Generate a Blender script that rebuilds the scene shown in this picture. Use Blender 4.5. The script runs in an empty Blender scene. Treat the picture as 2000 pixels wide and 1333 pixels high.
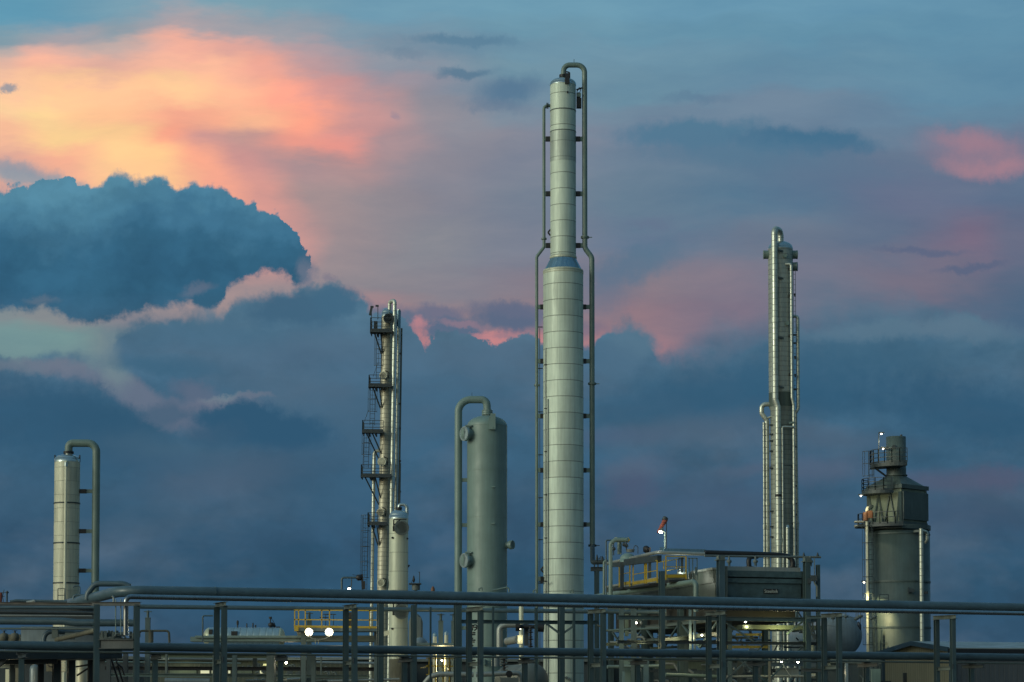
import bpy, math, random
from mathutils import Vector, Matrix
R = math.radians
random.seed(7)
scene = bpy.context.scene
COL = scene.collection

# ------------------------------------------------------------------ camera
F_PX, PC, PITCH, CAMZ = 4500.0, 1177.2, R(2.86), 1.7
cam_d = bpy.data.cameras.new("camera"); cam = bpy.data.objects.new("camera", cam_d); COL.objects.link(cam)
cam.location = (0, 0, CAMZ); cam.rotation_euler = (R(90) + PITCH, 0, 0)
cam_d.sensor_width = 36; cam_d.lens = 36 * F_PX / 2000; cam_d.shift_y = (PC - 666.5) / 2000
cam_d.clip_start = 0.5; cam_d.clip_end = 20000
scene.camera = cam
scene.view_settings.view_transform = 'Standard'; scene.view_settings.look = 'None'
scene.view_settings.exposure = 0; scene.view_settings.gamma = 1
scene.cycles.max_bounces = 5; scene.cycles.diffuse_bounces = 2; scene.cycles.glossy_bounces = 3
scene.cycles.sample_clamp_indirect = 4
scene.cycles.use_adaptive_sampling = True; scene.cycles.adaptive_threshold = .012; scene.cycles.adaptive_min_samples = 10

# ------------------------------------------------------------------ sky (world shader in direction space)
def lin(c):
    o = []
    for v in c[:3]:
        v = v / 255.0
        o.append(v / 12.92 if v <= 0.04045 else ((v + 0.055) / 1.055) ** 2.4)
    return (o[0], o[1], o[2], 1)

world = bpy.data.worlds.new("World"); scene.world = world; world.use_nodes = True
nt = world.node_tree
for n in list(nt.nodes): nt.nodes.remove(n)
class NB:
    flat = False
    def __init__(s, nt): s.nt = nt
    def new(s, t, **k):
        n = s.nt.nodes.new(t)
        for a, b in k.items(): setattr(n, a, b)
        return n
    def put(s, sock, v):
        if isinstance(v, bpy.types.NodeSocket): s.nt.links.new(v, sock)
        elif v is not None: sock.default_value = v
    def m(s, op, a, b=None, c=None, clamp=False):
        n = s.new('ShaderNodeMath', operation=op, use_clamp=clamp)
        s.put(n.inputs[0], a); s.put(n.inputs[1], b); s.put(n.inputs[2], c)
        return n.outputs[0]
    def v(s, op, a, b=None, out=0):
        n = s.new('ShaderNodeVectorMath', operation=op)
        s.put(n.inputs[0], a); s.put(n.inputs[1], b)
        return n.outputs[out]
    def scale(s, a, k):
        n = s.new('ShaderNodeVectorMath', operation='SCALE'); s.put(n.inputs[0], a); s.put(n.inputs['Scale'], k)
        return n.outputs[0]
    def rng(s, x, a, b, c=0.0, d=1.0, it='LINEAR'):
        n = s.new('ShaderNodeMapRange', interpolation_type=it)
        s.put(n.inputs[0], x)
        for i, q in enumerate((a, b, c, d)): s.put(n.inputs[i + 1], q)
        return n.outputs[0]
    def mix(s, f, a, b, bt='MIX'):
        n = s.new('ShaderNodeMix', data_type='RGBA', blend_type=bt)
        s.put(n.inputs[0], f); s.put(n.inputs[6], a); s.put(n.inputs[7], b)
        return n.outputs[2]
    def noise(s, vec, sc, det=4, rough=.5, dist=0, col=False):
        n = s.new('ShaderNodeTexNoise', noise_dimensions='2D' if s.flat else '3D'); s.put(n.inputs['Vector'], vec)
        n.inputs['Scale'].default_value = sc; n.inputs['Detail'].default_value = det
        n.inputs['Roughness'].default_value = rough; n.inputs['Distortion'].default_value = dist
        return n.outputs['Color' if col else 'Fac']
    def mapping(s, vec, loc=(0, 0, 0), rot=0, sc=(1, 1, 1), t='POINT'):
        n = s.new('ShaderNodeMapping', vector_type=t); s.put(n.inputs[0], vec)
        n.inputs[1].default_value = loc; n.inputs[2].default_value = (0, 0, rot); n.inputs[3].default_value = sc
        return n.outputs[0]
    def ramp(s, x, stops, it='EASE'):
        n = s.new('ShaderNodeValToRGB'); s.put(n.inputs[0], x); r = n.color_ramp; r.interpolation = it
        while len(r.elements) > 1: r.elements.remove(r.elements[-1])
        r.elements[0].position = stops[0][0]; r.elements[0].color = stops[0][1]
        for p, c in stops[1:]:
            e = r.elements.new(p); e.color = c
        return n.outputs[0]
    def curve(s, x, pts):
        # pts in (px, py): x socket is U in 1/2000 px units; gives W in the same units
        x0, x1 = pts[0][0], pts[-1][0]
        t = s.rng(x, x0 / 2000, x1 / 2000)
        n = s.new('ShaderNodeFloatCurve'); n.inputs[0].default_value = 1; s.put(n.inputs[1], t)
        cv = n.mapping.curves[0]
        q = [((a - x0) / (x1 - x0), b / 2000) for a, b in pts]
        cv.points[0].location = q[0]; cv.points[1].location = q[-1]
        for w in q[1:-1]: cv.points.new(*w)
        for p in cv.points: p.handle_type = 'VECTOR' if len(pts) > 6 else 'AUTO'
        n.mapping.update()
        return n.outputs[0]
S = NB(nt); S.flat = True
tc = S.new('ShaderNodeTexCoord')
sep = S.new('ShaderNodeSeparateXYZ'); S.put(sep.inputs[0], tc.outputs['Generated'])
dx, dy, dz = sep.outputs
ysafe = S.m('MAXIMUM', dy, 0.15)
U = S.m('ADD', S.m('MULTIPLY', S.m('DIVIDE', dx, ysafe), F_PX / 2000), 0.5)
W = S.m('SUBTRACT', 1402 / 2000, S.m('MULTIPLY', S.m('DIVIDE', dz, ysafe), F_PX / 2000))
comb = S.new('ShaderNodeCombineXYZ'); S.put(comb.inputs[0], U); S.put(comb.inputs[1], W)
P0 = comb.outputs[0]
# soft wind-drawn warp for the high cloud, small puffy warp for the cumulus
wv = S.v('MULTIPLY', S.v('SUBTRACT', S.noise(P0, 5.0, 4, .55, 0, True), (.5, .5, .5)), (.045, .045, 0))
PS = S.v('ADD', P0, wv)
st = S.mapping(P0, (0, 0, 0), R(-28), (5, 17, 1))
wv2 = S.v('MULTIPLY', S.v('SUBTRACT', S.noise(st, 1.0, 5, .6, 0, True), (.5, .5, .5)), (.06, .06, 0))
PS2 = S.v('ADD', PS, wv2)
sp = S.new('ShaderNodeSeparateXYZ'); S.put(sp.inputs[0], PS2)
rows = [
 (-200, [(0,(80,135,162)),(1000,(85,138,165)),(2000,(78,130,158))]),
 (0, [(0,(98,155,180)),(250,(122,160,178)),(500,(122,160,176)),(750,(112,156,178)),(1000,(110,156,178)),(1500,(104,151,176)),(2000,(98,144,170))]),
 (50, [(0,(132,158,170)),(120,(168,163,168)),(200,(145,160,170)),(330,(172,163,168)),(500,(158,160,168)),(750,(122,152,170)),(1000,(110,152,172)),(1500,(102,147,170)),(2000,(96,142,168))]),
 (82, [(0,(190,175,170)),(60,(228,178,163)),(180,(190,172,168)),(350,(244,178,158)),(450,(228,170,158)),(600,(175,158,164)),(750,(132,150,165)),(1000,(111,148,168)),(2000,(95,140,166))]),
 (118, [(0,(232,185,165)),(60,(250,186,160)),(200,(226,176,160)),(300,(252,188,160)),(400,(255,190,158)),(500,(240,170,152)),(600,(190,156,158)),(750,(142,151,164)),(1000,(112,146,164)),(1500,(104,143,165)),(2000,(97,140,165))]),
 (160, [(0,(255,200,162)),(120,(255,202,155)),(250,(255,200,155)),(350,(255,205,155)),(450,(255,188,152)),(540,(252,168,145)),(640,(205,152,150)),(750,(158,148,158)),(1000,(116,142,160)),(1250,(108,143,162)),(1500,(104,140,163)),(2000,(97,139,164))]),
 (205, [(0,(255,210,160)),(60,(255,216,155)),(200,(255,196,150)),(330,(252,174,145)),(420,(250,176,145)),(500,(252,186,148)),(600,(254,166,140)),(690,(200,150,148)),(850,(145,143,153)),(1000,(122,140,157)),(1250,(112,136,156)),(1500,(110,134,156)),(2000,(98,134,158))]),
 (255, [(0,(252,192,155)),(120,(255,212,150)),(250,(255,205,148)),(330,(250,168,140)),(420,(210,155,148)),(500,(198,154,148)),(600,(244,160,142)),(680,(236,154,142)),(760,(172,146,150)),(900,(138,138,150)),(1100,(125,135,152)),(1250,(112,132,153)),(1500,(106,130,152)),(2000,(102,124,148))]),
 (305, [(0,(225,172,155)),(120,(250,180,150)),(230,(255,208,150)),(320,(255,206,148)),(400,(250,172,143)),(480,(205,150,146)),(600,(174,146,148)),(700,(176,146,147)),(850,(140,137,148)),(1000,(126,133,149)),(1250,(106,128,149)),(1500,(98,126,148)),(1750,(102,121,144)),(2000,(112,118,140))]),
 (370, [(0,(210,165,155)),(300,(255,200,148)),(420,(248,170,145)),(500,(215,155,146)),(600,(165,145,146)),(750,(146,139,146)),(900,(132,134,147)),(1050,(120,131,147)),(1250,(102,126,146)),(1450,(90,122,146)),(1600,(90,119,144)),(1780,(106,116,141)),(2000,(94,114,140))]),
 (460, [(0,(160,140,150)),(430,(232,162,150)),(540,(200,150,146)),(640,(155,142,146)),(850,(135,137,146)),(1050,(123,130,146)),(1250,(104,122,145)),(1500,(108,121,140)),(1750,(96,113,137)),(1900,(118,108,130)),(2000,(104,110,133))]),
 (550, [(0,(130,138,144)),(450,(160,142,144)),(600,(150,139,144)),(750,(138,134,142)),(900,(134,131,142)),(1100,(130,124,137)),(1250,(136,124,134)),(1400,(130,122,136)),(1600,(112,117,136)),(1800,(116,112,130)),(2000,(86,106,130))]),
 (615, [(0,(126,139,144)),(60,(132,138,142)),(250,(142,136,142)),(450,(150,137,140)),(740,(164,134,138)),(850,(150,128,134)),(1000,(142,126,134)),(1250,(148,123,132)),(1420,(130,118,134)),(1650,(94,113,134)),(2000,(76,104,130))]),
 (660, [(0,(116,148,150)),(110,(118,150,150)),(200,(122,140,142)),(400,(132,132,140)),(810,(222,138,134)),(950,(222,140,136)),(1160,(168,126,132)),(1290,(148,120,131)),(1400,(118,112,130)),(2000,(78,102,126))]),
 (740, [(0,(110,138,144)),(190,(108,132,142)),(250,(104,118,136)),(450,(100,114,132)),(1300,(108,108,126)),(2000,(76,98,122))]),
]
V0, V1 = sp.outputs[0], sp.outputs[1]
base = None
for i, (py, stops) in enumerate(rows):
    c = S.ramp(V0, [(x / 2000, lin(q)) for x, q in stops])
    base = c if base is None else S.mix(S.rng(V1, rows[i - 1][0] / 2000, py / 2000, it='SMOOTHSTEP'), base, c)
# faint fibrous streaks in the high cloud
fib = S.noise(S.mapping(PS, (0, 0, 0), R(-24), (6, 26, 1)), 1.0, 6, .62)
base = S.mix(S.rng(fib, .3, .7, 0, 1), S.mix(1.0, base, (.90, .93, .96, 1), 'MULTIPLY'), S.mix(1.0, base, (1.07, 1.04, 1.02, 1), 'MULTIPLY'))

pf = S.noise(P0, 24, 7, .68, 0, True)
PC2 = S.v('ADD', P0, S.v('MULTIPLY', S.v('SUBTRACT', pf, (.5, .5, .5)), (.024, .024, 0)))
pfine = S.noise(P0, 70, 3, .6)
mot = S.noise(S.v('MULTIPLY', PS, (5, 11, 1)), 1.0, 4, .55)

rag = S.m('MULTIPLY_ADD', pfine, .5, -.25)
CH = None
def ell(img, cx, cy, rx, ry, rot, col, a=1.0, soft=.5, src=None):
    global CH
    src = src or PC2
    if CH is not None: src = S.v('ADD', src, CH)
    q = S.v('SUBTRACT', src, (cx / 2000, cy / 2000, 0))
    if rot:
        c_, s_ = math.cos(R(rot)), math.sin(R(rot))
        ax = S.v('DOT_PRODUCT', q, (c_ * 2000 / rx, s_ * 2000 / rx, 0), 1)
        ay = S.v('DOT_PRODUCT', q, (-s_ * 2000 / ry, c_ * 2000 / ry, 0), 1)
        ln = S.m('SQRT', S.m('MULTIPLY_ADD', ax, ax, S.m('MULTIPLY', ay, ay)))
    else:
        ln = S.v('LENGTH', S.v('MULTIPLY', q, (2000 / rx, 2000 / ry, 0)), None, 1)
    d = S.m('ADD', ln, rag)
    al = S.rng(d, 1 + soft, max(0, 1 - soft), 0, a, 'SMOOTHSTEP')
    CH = S.m('MULTIPLY', al, 1e-9)     # makes Cycles evaluate the tufts one after another (bounded stack)
    return S.mix(al, img, lin(col))

img = base
# high, thin dark wisps and small pink tatters
for e in [(905,62,95,9,3,(84,124,150),.75,.6),(880,75,120,22,0,(98,132,156),.45,.8),(905,128,48,9,-4,(82,118,144),.75,.6),(995,165,62,24,-10,(84,118,146),.85,.7),
          (785,92,36,10,4,(104,130,152),.5,.7),
          (970,195,60,12,6,(100,122,146),.5,.7),(1360,248,135,26,-3,(82,121,147),.95,.45),(1580,266,130,27,3,(70,112,141),1.0,.4),(1460,285,170,30,4,(84,120,146),.7,.6),
          (1560,315,190,24,4,(86,119,144),.6,.8),(1360,178,60,9,0,(92,122,148),.5,.7),(1245,510,90,32,-18,(86,116,140),.8,.7),(1190,560,60,40,-30,(94,114,138),.55,.8),
          (1810,484,80,7,2,(90,102,130),.75,.6),(1905,516,60,8,-5,(86,100,128),.75,.6),(2,158,16,9,0,(150,152,160),.9,.5),(768,214,9,7,20,(150,136,152),.6,.7),
          (70,345,150,16,14,(140,156,168),.85,.6),(20,318,70,13,10,(140,150,164),.7,.7),(1915,284,95,34,8,(146,124,142),.7,.85),(1893,318,44,16,8,(176,131,141),.6,.95),
          (1975,316,44,15,-8,(180,132,142),.6,.95),(1910,268,60,18,12,(166,127,140),.6,.9),(1275,430,40,12,0,(100,114,140),.5,.8),(1650,330,150,40,0,(96,114,140),.5,.9)]:
    img = ell(img, *e)

bl1 = S.m('ABSOLUTE', S.m('MULTIPLY_ADD', S.noise(P0, 22, 2, .5), 2, -1)); bl2 = S.m('ABSOLUTE', S.m('MULTIPLY_ADD', S.noise(P0, 62, 2, .6), 2, -1))
wsp = S.rng(S.noise(P0, 11, 2, .5), .32, .68, .45, 2.6)
mot2 = S.noise(S.v('MULTIPLY', PC2, (13, 21, 1)), 1.0, 4, .6)
bil = S.m('MULTIPLY_ADD', bl1, .020, S.m('MULTIPLY', bl2, .0085))
def bank(img, top, col_at, soft=.003, bottom=None, bsoft=.008, src=PC2, bil_k=.8):
    s3 = S.new('ShaderNodeSeparateXYZ'); S.put(s3.inputs[0], src)
    u, w = s3.outputs[0], s3.outputs[1]
    t = S.curve(u, top)
    dep = S.m('SUBTRACT', w, t)
    if bil_k: dep = S.m('MULTIPLY_ADD', bil, bil_k, S.m('ADD', dep, -.0055 * bil_k))
    sf = S.curve(u, soft) if isinstance(soft, list) else soft
    dep = S.m('ADD', dep, S.m('MULTIPLY', rag, .012))
    sf = S.m('MULTIPLY', sf, wsp)
    al = S.rng(dep, S.m('MULTIPLY', sf, -1) if True else -soft, sf, 0, 1, 'SMOOTHSTEP')
    if bottom:
        b = S.curve(u, bottom)
        al = S.m('MULTIPLY', al, S.rng(S.m('ADD', S.m('SUBTRACT', b, w), S.m('MULTIPLY', rag, .03)), -bsoft, bsoft, 0, 1, 'SMOOTHSTEP'))
    cc = col_at(dep, w, u)
    cc = S.scale(cc, S.rng(mot2, .3, .7, .88, 1.13))
    return S.mix(al, img, cc)

# tufts above the skyline bank
for e in [(858,606,52,18,4,(104,110,134),.85,.5),(885,640,60,26,6,(82,106,132),.95,.35),(995,618,66,28,2,(88,104,130),.95,.45),(1010,602,80,14,4,(100,108,132),.8,.6),
          (770,612,60,20,8,(96,110,134),.8,.6),(760,640,50,30,0,(80,106,132),.9,.6),(1130,640,60,14,0,(110,108,130),.6,.7)]:
    img = ell(img, *e)
for e in [(903,629,46,7,10,(166,128,138),.5,.6),(946,655,26,8,0,(206,136,138),.7,.5),(1000,650,44,5,-4,(150,122,136),.4,.6),(818,628,14,14,0,(190,132,138),.8,.6)]:
    img = ell(img, *e)

# the long low bank that fills the lower half
vg = S.ramp(S.rng(V1, 600 / 2000, 1420 / 2000), [(0,lin((82,116,138))),(.12,lin((74,107,131))),(.25,lin((63,100,126))),(.36,lin((58,94,120))),(.45,lin((60,92,117))),
     (.55,lin((54,86,112))),(.65,lin((48,82,107))),(.8,lin((50,79,103))),(.92,lin((56,78,101))),(1,lin((60,78,100)))], 'EASE')
def colA(dep, w, u):
    c = S.mix(S.rng(mot, .50, .78, 0, .75), vg, lin((84, 103, 122)))
    c = S.mix(S.rng(mot, .46, .26, 0, .6), c, lin((44, 84, 112)))
    return c
topA = [(-600,700),(0,694),(40,698),(90,688),(130,696),(160,706),(185,722),(205,690),(225,645),(280,616),(350,612),(440,608),(450,584),(470,572),(525,566),(570,566),
        (612,552),(655,546),(676,568),(705,572),(722,600),(770,604),(795,614),(812,650),(822,672),(836,668),(845,640),(897,636),(926,650),(932,662),(970,664),(985,652),(1050,650),
        (1060,668),(1168,669),(1178,655),(1195,640),(1240,630),(1262,648),(1280,668),(1290,688),(1335,687),(1402,655),(1488,640),(1569,632),(1645,626),(1692,612),(1825,610),(1915,618),(2000,644),(2600,660)]
img = bank(img, topA, colA, [(-600,14),(160,14),(210,20),(300,14),(440,8),(700,8),(850,7),(1150,8),(1285,12),(1420,30),(2000,24),(2600,24)])
# second darker fold of the left bank under its mauve fringe
# stuff inside the bank
DK = (48, 88, 116)
for e in [(60,712,110,14,2,(106,120,136),.8,.6),(130,722,70,15,12,(110,118,136),.7,.7),(90,815,210,72,8,(46,86,114),.75,.5),(200,840,120,50,20,(47,85,112),.6,.6),
          (262,772,100,24,33,(108,117,136),.75,.5),(222,728,34,24,50,(112,134,142),.7,.7),(192,690,20,40,-8,(114,134,142),.6,.8),(350,812,60,22,25,(98,108,128),.7,.7),(385,770,50,20,20,(98,108,130),.7,.7),
          (318,806,48,18,2,(72,98,122),.85,.5),(435,777,42,7,-3,(126,140,148),.8,.6),(498,775,30,6,-2,(124,124,138),.7,.6),(425,790,80,14,0,(104,112,132),.8,.6),
          (600,770,170,40,4,(80,106,128),.6,.9),(330,885,150,26,8,(70,100,122),.6,.9),(700,850,90,60,0,(72,102,126),.5,.9),(455,812,66,26,0,(52,90,117),1,.3),(515,832,128,40,7,(48,87,115),1,.35),(420,850,50,26,-5,(56,90,116),.7,.5),
          (580,600,110,34,-3,(62,98,124),.85,.5),(655,585,46,30,8,(66,104,130),.85,.5),(430,660,210,34,0,(72,108,133),.6,.8),(330,712,110,18,4,(58,98,124),.7,.7),(600,690,180,34,-6,(86,110,132),.45,.9),
          (440,930,170,34,-6,(74,96,119),.6,.9),(300,900,110,16,2,(60,92,118),.5,.8),(240,1010,200,50,6,(50,86,111),.5,.9),
          (880,700,260,44,2,(78,108,132),.55,.9),(860,800,150,60,0,(62,98,124),.55,.9),
          (1240,668,40,34,4,(84,116,138),.9,.5),(1200,700,60,26,0,(76,108,132),.7,.7),(1490,760,260,60,-6,(46,88,116),.75,.6),(1700,690,200,50,2,(56,96,122),.6,.8),(1900,800,180,56,10,(44,84,112),.75,.6),(1250,800,110,24,-14,(56,92,118),.6,.8),
          (1740,640,170,16,-4,(92,120,140),.7,.7),(1900,640,90,18,4,(92,118,138),.7,.7),
          (1355,845,160,26,-10,(78,100,121),.6,.9),(1640,862,150,20,2,(74,97,119),.6,.9),(1230,925,64,24,-8,(90,101,122),.6,.8),(1240,960,50,30,0,(74,88,114),.8,.6),(1590,920,90,24,-4,(86,98,120),.6,.8),
          (1470,930,60,10,-2,(84,98,119),.5,.9),(1420,1000,190,50,4,(70,88,112),.55,.9),(1860,950,120,20,6,(84,90,114),.6,.8),(1960,930,60,22,0,(84,90,114),.7,.7),(1880,1010,150,34,0,(66,86,110),.6,.9),
          (1200,860,90,14,0,(76,96,122),.5,.9),(1330,1080,150,34,0,(58,84,108),.5,.9),(620,960,110,60,0,(52,88,114),.5,.9)]:
    img = ell(img, *e, src=PS if e[7] >= .75 else PC2)

# the big cumulus at upper left
def colB(dep, w, u):
    k = S.m('ADD', S.rng(w, 335 / 2000, 520 / 2000), S.m('MULTIPLY', S.m('SUBTRACT', S.noise(P0, 9, 5, .6), .5), 1.1)); k = S.m('MULTIPLY_ADD', bl1, -.25, k)
    c = S.ramp(k, [(0,lin((86,138,162))),(.25,lin((74,124,150))),(.5,lin((62,110,138))),(.75,lin((52,99,127))),(1,lin((48,93,121)))], 'EASE')
    return S.mix(S.rng(w, 560 / 2000, 625 / 2000, 0, .6), c, lin((62, 98, 124)))
topB = [(-500,380),(0,362),(10,350),(25,342),(42,351),(52,348),(66,334),(115,338),(138,348),(147,357),(185,350),(200,342),(231,332),(262,334),(292,341),(296,334),(318,339),(330,350),(345,354),(356,350),(366,342),(385,343),(392,350),
        (427,349),(445,358),(456,372),(475,388),(480,380),(490,386),(495,398),(520,399),(543,402),(552,418),(558,436),(572,448),(582,462),(588,486),(600,500),(612,560)]
botB = [(-500,600),(0,602),(50,606),(88,602),(130,616),(175,624),(215,616),(259,610),(285,598),(320,590),(368,582),(400,600),(420,600),(434,566),(446,550),(472,534),(508,529),(545,533),(562,537),(574,552),(585,558),(606,530),(612,505)]
img = bank(img, topB, colB, .0022, botB, .0055)
for e in [(598,528,16,28,-20,(104,116,136),.8,.7),(640,540,12,6,10,(120,118,136),.6,.6),(380,560,26,9,-10,(110,116,134),.5,.8),(75,585,26,7,0,(104,118,134),.5,.8)]:
    img = ell(img, *e)

# the half of the sky behind and above the photographer: pale after-glow to the left of the back
sky = S.new('ShaderNodeTexSky', sky_type='NISHITA', sun_disc=False)
sky.sun_elevation = R(4); sky.sun_rotation = R(232); sky.altitude = 100; sky.dust_density = 2.0
skyc = S.mix(1.0, sky.outputs[0], (.02, .02, .02, 1), 'MULTIPLY')
gl = S.v('DOT_PRODUCT', tc.outputs['Generated'], tuple(Vector((-.80, -.52, .26)).normalized()), 1)
glow = S.rng(gl, .5, 1.0, 0, 1, 'SMOOTHSTEP')
backc = S.mix(glow, lin((66, 98, 114)), (1.25, 1.28, .95, 1))
backc = S.mix(S.rng(dz, .25, .9), backc, lin((80, 124, 150)))
backc = S.mix(1.0, backc, skyc, 'ADD')
img = S.mix(S.rng(dy, .80, .55, 0, 1, 'SMOOTHSTEP'), img, backc)
img = S.mix(S.rng(dz, 0.0, -.02), img, lin((52, 60, 62)))
bg = S.new('ShaderNodeBackground'); S.put(bg.inputs[0], img); bg.inputs[1].default_value = 1.0
world.cycles.sampling_method = 'MANUAL'; world.cycles.sample_map_resolution = 128
wo = S.new('ShaderNodeOutputWorld'); S.put(wo.inputs[0], bg.outputs[0])

sun_d = bpy.data.lights.new("sun", 'SUN'); sun_d.energy = .95; sun_d.angle = R(16); sun_d.color = (.96, 1, .80)
sun = bpy.data.objects.new("sun", sun_d); COL.objects.link(sun)
sun.rotation_euler = Vector((-.80, -.52, .26)).to_track_quat('Z', 'Y').to_euler()

# ------------------------------------------------------------------ helpers
CP, SP = math.cos(PITCH), math.sin(PITCH)
def P(px, py, Y):
    "point at distance Y that the photograph shows at pixel (px, py)"
    xc, yc = (px - 1000) / F_PX, (PC - py) / F_PX
    d = Vector((xc, CP - yc * SP, SP + yc * CP))
    t = Y / d.y
    return Vector((d.x * t, Y, CAMZ + d.z * t))
def ZZ(py, Y): return P(1000, py, Y).z
class Lift:
    "works at one distance: px -> x, py -> z, s = metres per pixel"
    def __init__(s, Y, yref=1100): s.Y, s.r, s.s = Y, yref, Y / F_PX
    def x(s, px): return P(px, s.r, s.Y).x
    def z(s, py): return ZZ(py, s.Y)
    def p(s, px, py, dy=0): return Vector((s.x(px), s.Y + dy, s.z(py)))

class MB:
    def __init__(s): s.v, s.f, s.sm = [], [], []
    def add(s, vs, fs, smooth=False):
        o = len(s.v); s.v += [tuple(q) for q in vs]
        for f in fs: s.f.append(tuple(i + o for i in f)); s.sm.append(smooth)
        return s
    def box(s, c, sz, rz=0.0, ax=None):
        c = Vector(c)
        if ax is None:
            ax = (Vector((math.cos(rz), math.sin(rz), 0)), Vector((-math.sin(rz), math.cos(rz), 0)), Vector((0, 0, 1)))
        a, b, d = [ax[i] * sz[i] / 2 for i in range(3)]
        vs = [c + i * a + j * b + k * d for k in (-1, 1) for j in (-1, 1) for i in (-1, 1)]
        return s.add(vs, [(0, 2, 3, 1), (4, 5, 7, 6), (0, 1, 5, 4), (2, 6, 7, 3), (1, 3, 7, 5), (0, 4, 6, 2)])
    def bar(s, a, b, w, h=None, up=(0, 0, 1)):
        a, b = Vector(a), Vector(b); d = (b - a); L = d.length; d.normalize(); up = Vector(up)
        if abs(d.dot(up)) > .98: up = Vector((0, 1, 0))
        r = d.cross(up).normalized(); u = r.cross(d).normalized()
        return s.box((a + b) / 2, (L, w, h or w), ax=(d, r, u))
    def ibeam(s, a, b, w, h, t=None, up=(0, 0, 1)):
        a, b = Vector(a), Vector(b); d = (b - a); L = d.length; d.normalize(); up = Vector(up)
        if abs(d.dot(up)) > .98: up = Vector((-.37, .93, 0)).normalized()
        r = d.cross(up).normalized(); u = r.cross(d).normalized(); t = t or w * .12
        c = (a + b) / 2
        s.box(c + u * (h / 2 - t / 2), (L, w, t), ax=(d, r, u)); s.box(c - u * (h / 2 - t / 2), (L, w, t), ax=(d, r, u))
        return s.box(c, (L, t, h - 2 * t), ax=(d, r, u))
    def cyl(s, a, b, r, r2=None, n=24, caps=True):
        a, b = Vector(a), Vector(b); r2 = r if r2 is None else r2
        d = (b - a).normalized(); q = Vector((0, 0, 1)) if abs(d.z) < .9 else Vector((1, 0, 0))
        u = d.cross(q).normalized(); w = d.cross(u)
        ring = lambda c, rr: [c + (u * math.cos(t * 2 * math.pi / n) + w * math.sin(t * 2 * math.pi / n)) * rr for t in range(n)]
        s.add(ring(a, r) + ring(b, r2), [(i, (i + 1) % n, n + (i + 1) % n, n + i) for i in range(n)], True)
        if caps:
            s.add(ring(a, r), [tuple(range(n))[::-1]]); s.add(ring(b, r2), [tuple(range(n))])
        return s
    def tube(s, pts, r, n=12, bend=None, caps=True, seg=6):
        pts = [Vector(p) for p in pts]; bend = bend if bend is not None else r * 3
        path = [pts[0]]
        for i in range(1, len(pts) - 1):
            p0, p1, p2 = pts[i - 1], pts[i], pts[i + 1]
            d1, d2 = (p0 - p1), (p2 - p1); l1, l2 = d1.length, d2.length
            d1.normalize(); d2.normalize(); ang = d1.angle(d2)
            if ang > 3.10: path.append(p1); continue
            k = min(bend / math.tan(ang / 2), l1 * .49, l2 * .49); rr = k * math.tan(ang / 2)
            a, b = p1 + d1 * k, p1 + d2 * k
            c = p1 + (d1 + d2).normalized() * (rr / math.sin(ang / 2))
            va, vb = a - c, b - c; tot = va.angle(vb)
            for j in range(seg + 1):
                t = j / seg
                path.append(c + (va * math.sin((1 - t) * tot) + vb * math.sin(t * tot)) / math.sin(tot))
        path.append(pts[-1])
        rs = r if isinstance(r, (list, tuple)) else [r] * len(path)
        d = (path[1] - path[0]).normalized(); q = Vector((0, 0, 1)) if abs(d.z) < .9 else Vector((1, 0, 0))
        u = d.cross(q).normalized(); vs = []
        for i, p in enumerate(path):
            if i == 0: t = path[1] - path[0]
            elif i == len(path) - 1: t = path[-1] - path[-2]
            else: t = (path[i + 1] - p).normalized() + (p - path[i - 1]).normalized()
            t.normalize(); u = (u - t * u.dot(t)).normalized(); w = t.cross(u)
            vs += [p + (u * math.cos(k * 2 * math.pi / n) + w * math.sin(k * 2 * math.pi / n)) * rs[i] for k in range(n)]
        m = len(path)
        s.add(vs, [(i * n + k, i * n + (k + 1) % n, (i + 1) * n + (k + 1) % n, (i + 1) * n + k) for i in range(m - 1) for k in range(n)], True)
        if caps: s.add(vs[:n], [tuple(range(n))[::-1]]); s.add(vs[-n:], [tuple(range(n))])
        return s
    def lathe(s, c, prof, n=48, axis=None, smooth=True):
        "prof = [(radius, height)]; axis default up"
        c = Vector(c); ax = Vector(axis or (0, 0, 1)).normalized()
        q = Vector((1, 0, 0)) if abs(ax.x) < .9 else Vector((0, 1, 0))
        u = (q - ax * q.dot(ax)).normalized(); w = ax.cross(u)
        for (r0, h0), (r1, h1) in zip(prof, prof[1:]):
            pass
        vs = []
        for r, h in prof:
            vs += [c + ax * h + (u * math.cos(k * 2 * math.pi / n) + w * math.sin(k * 2 * math.pi / n)) * max(r, 1e-4) for k in range(n)]
        return s.add(vs, [(i * n + k, i * n + (k + 1) % n, (i + 1) * n + (k + 1) % n, (i + 1) * n + k) for i in range(len(prof) - 1) for k in range(n)], smooth)
    def ring(s, c, r, t, h, n=40): # hoop of square section
        return s.lathe(c, [(r, 0), (r + t, 0), (r + t, h), (r, h), (r, 0)], n, smooth=False)
    def build(s, name, mat, parent=None):
        me = bpy.data.meshes.new(name); L = Vector((0, 0, 0))
        if parent is not None:
            q = parent
            while q is not None: L = L + q.location; q = q.parent
        elif s.v:
            xs = [v[0] for v in s.v]; ys = [v[1] for v in s.v]; zs = [v[2] for v in s.v]
            L = Vector(((min(xs) + max(xs)) / 2, (min(ys) + max(ys)) / 2, min(zs)))
        me.from_pydata([tuple(Vector(v) - L) for v in s.v], [], s.f); me.update()
        me.polygons.foreach_set('use_smooth', s.sm)
        me.materials.append(mat)
        o = bpy.data.objects.new(name, me); COL.objects.link(o)
        if parent is not None: o.parent = parent
        else: o.location = L
        return o
def tag(o, label, cat, group=None, kind=None):
    o['label'] = label
    if cat: o['category'] = cat
    if group: o['group'] = group
    if kind: o['kind'] = kind
    return o
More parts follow.
